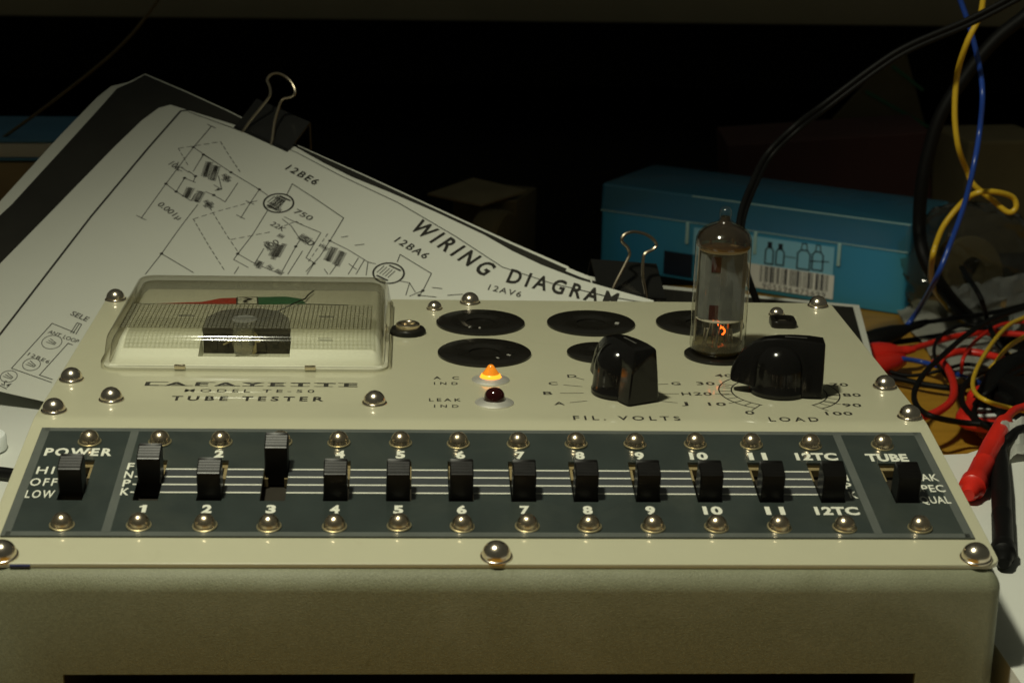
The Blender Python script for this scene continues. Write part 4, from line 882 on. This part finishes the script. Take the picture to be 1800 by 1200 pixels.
for s_, a, b, hh in DATA['STXT']:
    a, b = Vector(a), Vector(b); d = b-a; n_ = Vector((d.y, -d.x)).normalized(); c = (a+b)/2+n_*hh/2
    sp = 1.45 if s_ in ('WIRING', 'DIAGRAM') else (1.25 if s_.startswith('12') else 1.0)
    fnn = lambda x, y, h: curl(x, y, h)
    # sheet v axis points down the page, so the text frame is mirrored in v
    vs, fs = text_poly(s_, .022 if hh > 6 else .012, sp); bm = B(); dn = d.normalized(); L = [bm.verts.new(curl(*(a+dn*(x*d.length)+n_*(y*hh)), H+.03)) for x, y in vs]
    for f in fs:
        try: bm.faces.new([L[i] for i in f])
        except ValueError: pass
    obj('lettering', bm, M['black_ink'] if hh > 3.9 else M['grey_ink'], sh, 0)
# binder clips
def clip(name_label, P, X_, Y_, Z_, hv, group):
    """P middle of the clamped edge; X_ along the edge, Y_ on to the sheet, Z_ off the sheet; hv direction of the wire handle"""
    fn = lambda x, y, z: P+X_*x+Y_*y+Z_*z
    t = tag(empty('binder_clip', tuple(P)), name_label, 'binder clip', group)
    bm = B(); oc = [(-8.5, -7.5), (-8.5, 7.5), (-7.8, 8.3), (7.6, 2.4), (8.6, 2.7), (9.2, 2.1), (8.9, 1.2), (7.8, 1.2), (-7.2, 6.9), (-7.2, -7.0), (7, -4.2), (7.2, -4.9), (-7.8, -8.2)]
    loft(bm, [[fn(x, y, z) for y, z in oc] for x in (-15.2, -5, 5, 15.2)], True, True); obj('clip_body', bm, M['clip_black'], t, 30)
    bm = B(); o = fn(0, 8.6, 2.2)
    hw = [(-10.5, -1.2), (-8.6, 4.5), (-4.6, 13.5), (-3.2, 17.5), (-4.6, 20.3), (-7.2, 22.6), (-6.2, 25.2), (-2.6, 26.8), (2.6, 26.4), (6.6, 24.6), (8.6, 22.2), (7.4, 20.2), (4.2, 18.4), (3.2, 16.2), (3.6, 9), (5.4, 2.5), (6.2, -1.2)]
    tube(bm, [o+X_*x+hv*y for x, y in hw], .68, 8, 5); obj('wire_handle', bm, M['clip_wire'], t)
UPW = Vector((0, .12, 1)).normalized()
c1, c2 = DATA['CLIP']['c1'], DATA['CLIP']['c2']
clip('binder clip with its wire handle up at the dim far corner of the papers', PLN(49, -13, -1.2), SE1, SE2, SN, (UPW+Vector((.36, 0, 0))).normalized()*1.12, 'binder clips on the papers')
X2 = (top[3]-top[1]).normalized(); Y2 = (bot[2]-top[2]).normalized(); Z2 = X2.cross(Y2).normalized(); Z2 = Z2 if Z2.z > 0 else -Z2
X2s = Vector((.93, .25, -.12)).normalized()
clip('binder clip with bent wire handle in front of the blue plastic box', Vector((68, 229, -18.5)), X2s, Vector((.22, -.90, -.37)).normalized(), Vector((.1, -.37, .92)).normalized(), (UPW+X2s*.06).normalized(), 'binder clips on the papers')
# loose bench papers
def flat_sheet(P, z, th=.35, wob=0): 
    bm = B(); prism(bm, P, z, z+th); return bm
PT = DATA['PT']
bm = B(); prism(bm, [(140, PT['pap0'][1]), tuple(PT['pap1'][:2]), tuple(PT['pap2'][:2]), tuple(PT['pap3'][:2]), (320, 215), (320, -330), (140, -330)], TZ+.2, -42); tag(obj('paper_stack', bm, M['paper2'], smooth=0), 'stack of white paper on the bench under the red and black probes', 'paper stack')
tq = [Vector(PT['tp%d' % k]) for k in range(4)]
bm = B(); P = [[tq[0].lerp(tq[1], i/7).lerp(tq[3].lerp(tq[2], i/7), j/4)+Vector((0, 0, 2.2*math.sin(i*.9+.4)*math.cos(j*.8+i*.3)+1.5+(3 if j == 0 else 0))) for j in range(5)] for i in range(8)]
g = [[bm.verts.new(p) for p in r_] for r_ in P]
for i in range(7):
    for j in range(4): bm.faces.new((g[i][j], g[i+1][j], g[i+1][j+1], g[i][j+1]))
r_ = bmesh.ops.solidify(bm, geom=list(bm.faces), thickness=.3); tag(obj('torn_paper', bm, M['paper2'], smooth=20), 'small torn white paper flap behind the black probe', 'paper scrap')
bm = B(); prism(bm, [(-330, 215), (-139.5, 200), (-139.5, -300), (-330, -300)], TZ+.2, -50); tag(obj('note_pad', bm, M['paper2'], smooth=0), 'thick pad of white note paper left of the tester', 'note pad')
bm = B(); lathe(bm, [(7, 0), (8.6, .8), (8.6, 5), (8, 6), (5, 6.3), (0, 6.3)], 32, Matrix.Translation((PT['cap'][0]-7, PT['cap'][1]+4, -50))); tag(obj('white_cap', bm, M['label_white']), 'round white cap on the note pad at the left edge', 'cap')

# ------------------------------------------------------------------ blue plastic box with barcode label
bl, br = Vector(DATA['PT']['boxL']), Vector(DATA['PT']['boxR']); BX = (br-bl); BW = BX.length; BX.normalize(); BY = Vector((-BX.y, BX.x, 0)); BZ = Vector((0, 0, 1))
def BF(x, y, z): return bl+BX*x+BY*y+BZ*z
BH, BD = 53, 74
bb = tag(empty('blue_box', tuple(BF(BW/2, BD/2, 0))), 'translucent blue plastic box with white barcode label behind the tester', 'plastic box')
def bloop(ins, z, r=3): return [BF(x, y, z) for x, y in rrect(ins, BW-ins, ins, BD-ins, r, 4)]
bm = B(); loft(bm, [bloop(1.5, .3), bloop(.4, 1), bloop(.2, 4), bloop(0, 36)], True, False); obj('box_body', bm, M['teal'], bb, 30)
bm = B(); loft(bm, [bloop(-.6, 36.2), bloop(-.7, 37.4), bloop(-.5, 37.6), bloop(-.2, BH-1.2), bloop(.6, BH-.2), bloop(1.6, BH)], False, True); obj('box_lid', bm, M['teal_lid'], bb, 30)
bm = B()
for z in (36.8,): ribbon(bm, [(.4, z), (BW-.4, z)], .55, lambda x, z, h: BF(x, -.85+h, z), 0)
for z in (BH-.5,): ribbon(bm, [(60, z), (BW-.4, z)], .6, lambda x, z, h: BF(x, -.55+h, z), 0)
obj('lid_seam', bm, M['teal_rim'], bb, 0)
bm = B(); 
for x in (58, 101, 152): bm = B(); box(bm, BF(x, -.9, 30), (2.2, 1.4, 13), Matrix.Rotation(math.atan2(BX.y, BX.x), 3, 'Z'), .5); obj('latch_rib', bm, M['teal_rim'], bb)
bm = B(); box(bm, BF(BW/2, BD/2, 20), (BW-14, BD-12, 34), Matrix.Rotation(math.atan2(BX.y, BX.x), 3, 'Z'), 2); obj('contents', bm, M['teal_in'], bb)
def BL(x, z, h=0): return BF(x, -.6-h, z)
q_ = lambda bm, x0, x1, z0, z1, h: bm.faces.new([bm.verts.new(BL(x, z, h)) for x, z in ((x0, z0), (x1, z0), (x1, z1), (x0, z1))])
bm = B(); q_(bm, 62, 149, 17.6, 34, .02); lb = obj('printed_label', bm, M['teal_label'], bb, 0)
bm = B(); q_(bm, 76, 150, 3.6, 17.6, .03); obj('white_label', bm, M['label_white'], lb, 0)
bm = B(); q_(bm, 43.5, 62, 3.5, 17.5, .03); obj('dark_label', bm, M['navy'], lb, 0)
code = '4905596475699'; Lc = ['0001101', '0011001', '0010011', '0111101', '0100011', '0110001', '0101111', '0111011', '0110111', '0001011']
Gc = [''.join('1' if c == '0' else '0' for c in s)[::-1] for s in Lc]; Rc = [''.join('1' if c == '0' else '0' for c in s) for s in Lc]
par = {'4': 'LGLLGG'}['4']; bits = '101'+''.join((Lc if p == 'L' else Gc)[int(d)] for p, d in zip(par, code[1:7]))+'01010'+''.join(Rc[int(d)] for d in code[7:])+'101'
bm = B(); bx, bwid = 105, 41.5; mw = bwid/95; i = 0
while i < 95:
    if bits[i] == '1':
        j = i
        while j < 95 and bits[j] == '1': j += 1
        q_(bm, bx+i*mw, bx+j*mw, 7.6, 17.2, .06); i = j
    else: i += 1
obj('barcode', bm, M['navy'], lb, 0)
bfn = lambda x, y, h: BL(x, y, h)
for s_, x, wd in (('4', 100.4, 2), ('905596', 116.2, 18.6), ('475699', 136.2, 18.6)): text('lettering', s_, x, 5.4, wd, 3.2, bfn, M['navy'], lb, bold=.0, space=1.2, h=.06)
for k in range(3): text('lettering', ('ml', '25', 'No.')[k], 83.5, 15-3.6*k, 5, 2, bfn, M['grey_ink'], lb, bold=0, h=.06) if False else None
bm = B(); h = .06
def bottle(x, z, w_, hh, cap): 
    P = [(x-w_, z), (x+w_, z), (x+w_, z+hh*.6), (x+w_*.5, z+hh*.74), (x-w_*.5, z+hh*.74), (x-w_, z+hh*.6)]
    ribbon(bm, P, .85, bfn, h, True)
    if cap: q_(bm, x-w_*.55, x+w_*.55, z+hh*.74, z+hh, h)
    else: ribbon(bm, [(x-w_*.5, z+hh*.74), (x-w_*.35, z+hh), (x+w_*.35, z+hh), (x+w_*.5, z+hh*.74)], .6, bfn, h)
bottle(84.5, 18.8, 2.4, 13, True); bottle(93.2, 18.6, 3.8, 14.6, True); bottle(110, 18.8, 2.4, 13, True); bottle(116.6, 19, 2.4, 12.6, True); bottle(131, 18.6, 3.8, 15, False); bottle(139.4, 19.2, 3.2, 14.6, False)
ribbon(bm, [(119.5, 24.5), (126, 24.5)], .5, bfn, h); ribbon(bm, [(135, 24), (146, 25)], .6, bfn, h)
obj('label_drawing', bm, M['navy'], lb, 0)
bm = B(); q_(bm, 2, 40, 24, 33, .02) if False else None; bm.free()

# ------------------------------------------------------------------ leads and wires
CB = DATA['CAB']
def lead(key, name, r, m, label, cat, group, seg=10):
    bm = B(); tube(bm, CB[key], r, seg, 8); o = obj(name, bm, M[m]); return tag(o, label, cat, group)
WG = 'test leads and wires on the bench'
lead('yellow_main', 'hookup_wire', 1.45, 'yellow_w', 'long yellow wire hanging down with a small loop halfway', 'wire', WG)
lead('blue_main', 'hookup_wire', 1.35, 'blue_w', 'long blue wire hanging down and crossing the yellow wire', 'wire', WG)
lead('blue_short', 'hookup_wire', 1.3, 'blue_w', 'short blue wire lying on the bench beside the tester corner', 'wire', WG)
lead('yellow_small', 'hookup_wire', 1.05, 'yellow_w', 'thin yellow wire curving over the red plastic clip', 'wire', WG)
lead('yellow_short', 'hookup_wire', 1.1, 'yellow_w', 'short straight yellow wire end under the thin curved one', 'wire', WG)
lead('red_arc', 'test_lead', 1.95, 'red_w', 'red lead arching across the middle of the tangle', 'test lead', WG)
lead('red_loop', 'test_lead', 1.85, 'red_w', 'red lead curling down to the tester side by the screws', 'test lead', WG)
lead('black_arc', 'test_lead', 1.35, 'black_w', 'thin black lead in a wide loop beside the tester edge', 'test lead', WG)
lead('black_inner', 'test_lead', 1.5, 'black_w', 'black lead in a smaller loop round the red plastic clip', 'test lead', WG)
lead('black_straight', 'test_lead', 1.6, 'black_w', 'black lead running straight out from under the wide loop', 'test lead', WG)
lead('black_low', 'test_lead', 1.6, 'black_w', 'black lead lying flat just behind the red clip lead', 'test lead', WG)
lead('black_extra', 'test_lead', 1.5, 'black_w', 'black lead bending down across the red plastic clip', 'test lead', WG)
lead('red_thin', 'test_lead', 1.5, 'red_w', 'short red lead along the top of the red plastic clip', 'test lead', WG)
lead('black_cross', 'test_lead', 1.4, 'black_w', 'black lead dropping past the silver bag into the tangle', 'test lead', WG)
lead('thin_a', 'hookup_wire', .95, 'black_w', 'thin black wire snaking behind the wide black loop', 'wire', WG)
lead('thin_b', 'hookup_wire', .95, 'red_w', 'thin red wire curving up under the silver bag', 'wire', WG)
lead('thin_c', 'hookup_wire', .95, 'black_w', 'thin black wire waving across the middle of the pale paper scrap', 'wire', WG)
lead('black_thick', 'power_cable', 3.6, 'black_w', 'thick black cable hanging at the right of the blue box', 'cable', WG, 14)
bm = B(); tp = [Vector(p) for p in CB['twin']]; off = Vector((.8, .2, -1.05)); tube(bm, [p+off for p in tp], 1.3, 10, 8); tube(bm, [p-off for p in tp], 1.3, 10, 8); tube(bm, tp, .8, 6, 8)
tag(obj('twin_cable', bm, M['black_w']), 'black twin flex curving up to the right from behind the vacuum tube', 'cable', WG)
lead('left_cable', 'grey_lead', 1.9, 'black_w', 'short dark lead on the note pad at the left edge', 'cable', WG)
lead('left_wire', 'bare_wire', .9, 'card', 'thin dim wire slanting up behind the papers at left', 'wire', WG)
# crocodile clips with rubber boots
def along(a, b): 
    a, b = Vector(a), Vector(b); d = b-a; q = d.to_track_quat('Z', 'Y').to_matrix().to_4x4(); return Matrix.Translation(a) @ q, d.length
def croc(a, b, r, m, label, flat=.62, lead_key=None, lead_r=1.2):
    X, L = along(a, b); t = tag(empty('crocodile_clip', tuple((Vector(a)+Vector(b))/2)), label, 'crocodile clip', 'crocodile clips beside the tester')
    Sx = Matrix.Diagonal((flat, 1, 1, 1)) if abs((X.to_3x3() @ Vector((1, 0, 0))).z) > .7 else Matrix.Diagonal((1, flat, 1, 1))
    bm = B(); lathe(bm, [(r*.55, 0), (r*.98, L*.06), (r, L*.3), (r*.82, L*.52), (r*.5, L*.68), (r*.42, L*.8), (r*.46, L*.82), (r*.4, L*.9), (r*.3, L), (0, L)], 24, X @ Sx); obj('boot', bm, M[m], t)
    bm = B()
    for s_ in (-1, 1):
        P = [(s_*r*.10, -r*.3, -14), (s_*r*.10, r*.3, -14), (s_*r*.5, r*.42, 1), (s_*r*.5, -r*.42, 1)]
        a_ = V(bm, [X @ Sx @ Vector(p) for p in P]); b_ = V(bm, [X @ Sx @ Vector((p[0]+s_*.7, p[1], p[2])) for p in P])
        bm.faces.new(a_); bm.faces.new(b_[::-1])
        for i in range(4): bm.faces.new((a_[i], b_[i], b_[(i+1) % 4], a_[(i+1) % 4]))
    obj('jaw', bm, M['bezel'], t, 20)
    if lead_key: bm = B(); tube(bm, CB[lead_key], lead_r, 10, 8); obj('lead', bm, M[m], t)
PT = DATA['PT']
croc(PT['bc0'], PT['bc1'], 6.5, 'black_w', 'black booted crocodile clip lying behind the right end of the tester', .7, 'black_clip_lead', 1.25)
croc(PT['rc0'], PT['rc1'], 6.6, 'red_w', 'red booted crocodile clip with its lead running to the right', .8, 'red_clip_lead', 1.6)
X, L = along(PT['rd0'], PT['rd1']); bm = B(); lathe(bm, [(0, -10), (4.5, -9), (5.8, 0), (5.6, L*.5), (3.6, L*.9), (1.6, L), (0, L)], 24, X); tag(obj('rubber_boot', bm, M['red_w']), 'red rubber clip boot under the blue wire', 'clip boot')
# probes
def probe(a, b, r, m, label, lk, lr):
    X, L = along(a, b); t = tag(empty('test_probe', tuple((Vector(a)+Vector(b))/2)), label, 'test probe', 'multimeter probes by the tester')
    bm = B(); lathe(bm, [(0, -1), (r*.5, -.9), (r*.75, 1), (r*.8, 3), (r*.98, 5.6), (r*1.14, 6.2), (r*1.16, 11.2), (r*1.08, 12), (r*.98, 12.6), (r*.99, L*.38), (r, L*.385), (r*.95, L*.39), (r*.98, L*.62), (r*.86, L*.86), (r*.8, L*.96), (r*.5, L*1.0), (r*.42, L*1.04), (0, L*1.04)], 28, X); obj('handle', bm, M[m], t, 35)
    bm = B(); lathe(bm, [(r*1.0, 12.4), (r*1.03, 12.5), (r*1.03, 13.0), (r*1.0, 13.1)], 28, X); obj('collar_seam', bm, M[m], t)
    if lk: bm = B(); tube(bm, lk if isinstance(lk, list) else CB[lk], lr, 10, 8); obj('lead', bm, M[m], t)
probe(PT['rp0'], PT['rp1'], 4.0, 'red_w', 'thick red test probe lying against the right edge of the tester', 'red_probe_lead', 1.6)
probe(PT['bp0'], PT['bp1'], 3.4, 'black_w', 'black test probe standing out from behind the tester front corner', 'bp_lead', 1.9)
# red translucent clip: bent handle with clear window
c0, c1_, c2_, c3 = (Vector(PT['redc%d' % k]) for k in range(4))
rc = tag(empty('plastic_clip', tuple((c0+c3)/2+Vector((0, 0, -14)))), 'red translucent plastic clip under the thin yellow wire', 'plastic clip')
bm = B(); tube(bm, [c1_+Vector((26, 6, 3)), c1_+Vector((2, 2, 2)), c0+Vector((3, 1, 0)), c0+Vector((-3, -8, -3)), c2_+Vector((-2, 10, -3)), c2_+Vector((4, 2, -3)), c3+Vector((0, 2, -3)), c3+Vector((24, 4, -2))], 3.2, 12, 7); obj('bent_handle', bm, M['red_w'], rc)
bm = B(); mid = (c0+c1_+c2_+c3)/4; box(bm, mid+Vector((6, 2, -8)), (38, 30, 6), Matrix.Rotation(.1, 3, 'Z'), 1.5); obj('red_window', bm, M['red_clear'], rc)
bm = B()
for k in range(3): box(bm, mid+Vector((5, -6+9*k, -4.6)), (30, 2.6, 1), Matrix.Rotation(.1+.05*k, 3, 'Z'), .4)
obj('clear_strip', bm, M['label_white'], rc)
# black adapter block at the right edge, grey block behind
bm = B(); box(bm, (262, 262, TZ+13), (30, 24, 26), Matrix.Rotation(.25, 3, 'Z'), 3); box(bm, (247, 258, TZ+14), (8, 12, 14), Matrix.Rotation(.25, 3, 'Z'), 2); tag(obj('black_plug', bm, M['black_w']), 'black plug body at the right edge above the torn paper', 'plug')
bm = B(); tube(bm, [Vector((240, 268, -82)), Vector((258, 300, -76)), Vector((282, 322, -74))], lambda t: 6-1.5*t, 14, 6); tag(obj('black_grip', bm, M['black_w']), 'black tool grip lying across the red plastic clip', 'tool grip')
bm = B(); box(bm, (308, 404, TZ+9), (26, 20, 18), Matrix.Rotation(-.2, 3, 'Z'), 1.5); tag(obj('grey_block', bm, M['grey_pl']), 'small grey plastic block behind the red leads at the right edge', 'plastic block')
# scraps and film on the bench
def film(P, th, amp, seed, nx=12, ny=8, freq=5.0):
    """crumpled sheet through four corner points"""
    rnd = random.Random(seed); ph = [rnd.uniform(0, 6) for _ in range(8)]; bm = B(); a, b, c, d = (Vector(p) for p in P); g = []
    for i in range(nx+1):
        r_ = []
        for j in range(ny+1):
            u, v = i/nx, j/ny; p = a.lerp(b, u).lerp(d.lerp(c, u), v)
            z = abs(math.sin(u*freq+ph[0]+v*2)*math.cos(v*freq*1.3+ph[1]))+.5*abs(math.sin(u*freq*2.3+ph[2]-v*3))+rnd.uniform(0, .35)
            r_.append(bm.verts.new(p+Vector((rnd.uniform(-.5, .5)*amp*.4, rnd.uniform(-.5, .5)*amp*.4, z*amp))))
        g.append(r_)
    for i in range(nx):
        for j in range(ny): bm.faces.new((g[i][j], g[i+1][j], g[i+1][j+1], g[i][j+1]))
    bmesh.ops.solidify(bm, geom=list(bm.faces), thickness=th); return bm
tag(obj('paper_scrap', film(((241, 330, TZ+1), (286, 330, TZ+1), (330, 470, TZ+1), (250, 480, TZ+1)), .3, 3.5, 3), M['paper'], smooth=15), 'crumpled pale paper on the bench under the tangled leads', 'paper scrap')
tag(obj('silver_bag', film(((266, 418, -90), (328, 438, -89), (330, 452, -66), (266, 430, -73)), .2, 4.5, 8, 18, 8, 6.5), M['foil'], smooth=12), 'crumpled silver film bag in front of the clear bag', 'film bag')
# clear crumpled bag with a reel inside
bg_ = tag(empty('clear_bag', (290, 462, TZ)), 'crumpled clear plastic bag with a dark reel inside at the right', 'plastic bag')
bm = B(); rnd = random.Random(5); rings = []; NS = 54
for k in range(25):
    t = k/24; z = TZ+1+62*math.sin(t*math.pi/2); ring = []
    for i in range(NS):
        a = 2*math.pi*i/NS; rr = (1-t**3.2)*(1+.10*math.sin(3*a+k*.6)+.06*math.sin(7*a+1.2*k)+rnd.uniform(-.03, .03))
        ring.append(bm.verts.new((290+38*rr*math.cos(a)+rnd.uniform(-.8, .8), 470+26*rr*math.sin(a), z+rnd.uniform(-1.4, 1.4))))
    rings.append(ring)
for a, b in zip(rings, rings[1:]):
    for i in range(NS): bm.faces.new((a[i], a[(i+1) % NS], b[(i+1) % NS], b[i]))
obj('bag_film', bm, M['bag'], bg_, 75)
bm = B(); X = Matrix.Translation((286, 462, TZ+26)) @ Matrix.Rotation(math.radians(72), 4, 'X') @ Matrix.Rotation(.3, 4, 'Y')
lathe(bm, [(8, -7), (19, -7), (20, -6), (20, 6), (19, 7), (8, 7), (8, -7)], 36, X); obj('reel', bm, M['card'], bg_)

# ------------------------------------------------------------------ dim things further back
PY = DATA['PY']
sf = tag(empty('shelf', (60, 1060, -10)), 'dim shelf board across the dark background above the bench', 'shelf')
bm = B(); box(bm, (60, 1150, 28), (1500, 300, 52), Matrix.Rotation(-.006, 3, 'Y'), 2); obj('shelf_board', bm, M['shelf'], sf)
bm = B()
for x in (-640, 760): box(bm, (x, 1150, -47), (24, 280, 96), None, 2)
obj('shelf_leg', bm, M['wall'], sf)
bm = B(); box(bm, (252, 690, -62), (132, 70, 66), Matrix.Rotation(-.05, 3, 'Z') @ Matrix.Rotation(-.09, 3, 'Y'), 1); mb = obj('maroon_carton', bm, M['maroon'], None, 0); tag(mb, 'dim maroon carton standing behind the blue box', 'carton')
bm = B(); 
P = [(255, -95), (352, -95), (341, -38), (325, 12), (316, 10), (268, -44)]
prism(bm, P, 0, 5, lambda x, z, d: Vector((x, 762+d+(z+95)*.12, z))); lf = obj('card_flap', bm, M['card'], None, 0); tag(lf, 'dim brown card with green stripes leaning behind the maroon carton', 'card')
bm = B()
for a, b in (((316, 2), (338, -14)), ((298, -16), (344, -40)), ((282, -40), (345, -62))): ribbon(bm, [a, b], 2.4, lambda x, z, d: Vector((x, 761.4+(z+95)*.12, z)), 0)
st = obj('green_stripe', bm, M['green_stripe'], lf, 0)
bm = B(); box(bm, (350, 640, -58), (60, 60, 74), Matrix.Rotation(.15, 3, 'Z'), 2); tag(obj('dark_carton', bm, M['card'], None, 0), 'dark carton in the shadow at right behind the hanging wires', 'carton')
tc_ = tag(empty('tape_carton', (20, 580, TZ)), 'small tan carton with an open flap in the shadow behind the papers', 'carton')
bm = B(); box(bm, (28, 590, -74), (40, 44, 42), Matrix.Rotation(-.35, 3, 'Z'), 1); obj('carton_body', bm, M['card'], tc_, 0)
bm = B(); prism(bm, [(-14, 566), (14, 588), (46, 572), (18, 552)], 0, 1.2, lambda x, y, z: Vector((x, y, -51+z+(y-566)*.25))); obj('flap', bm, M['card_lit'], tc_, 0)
bm = B(); lathe(bm, [(0, -9), (17, -9), (19, -7), (19, 7), (17, 9), (0, 9)], 32, Matrix.Translation((26, 556, -76)) @ Matrix.Rotation(math.radians(90), 4, 'Y') @ Matrix.Rotation(.5, 4, 'X')); obj('carton_roll', bm, M['card'], tc_)
# left edge: book on a wooden block
bk = tag(empty('blue_book', (-262, 500, -30)), 'dim blue covered book with white page edges at the left edge', 'book')
bR = Matrix.Rotation(.06, 3, 'Z'); bc = Vector((-285, 506, 0))
bm = B(); box(bm, bc+Vector((0, 0, -4.2)), (150, 76, 1.8), bR, .6); box(bm, bc+Vector((0, 0, -14.0)), (150, 76, 1.8), bR, .6); obj('cover', bm, M['blue_cover'], bk)
bm = B(); box(bm, bc+Vector((0, 0, -9.1)), (148, 74.5, 7.6), bR, .3); obj('pages', bm, M['paper'], bk)
bm = B(); box(bm, (-285, 508, (TZ-15.2)/2), (160, 80, -15.2-TZ-.2), bR, 2); tag(obj('wood_block', bm, M['pale_wood']), 'pale wooden block under the blue book at the left edge', 'wood block')
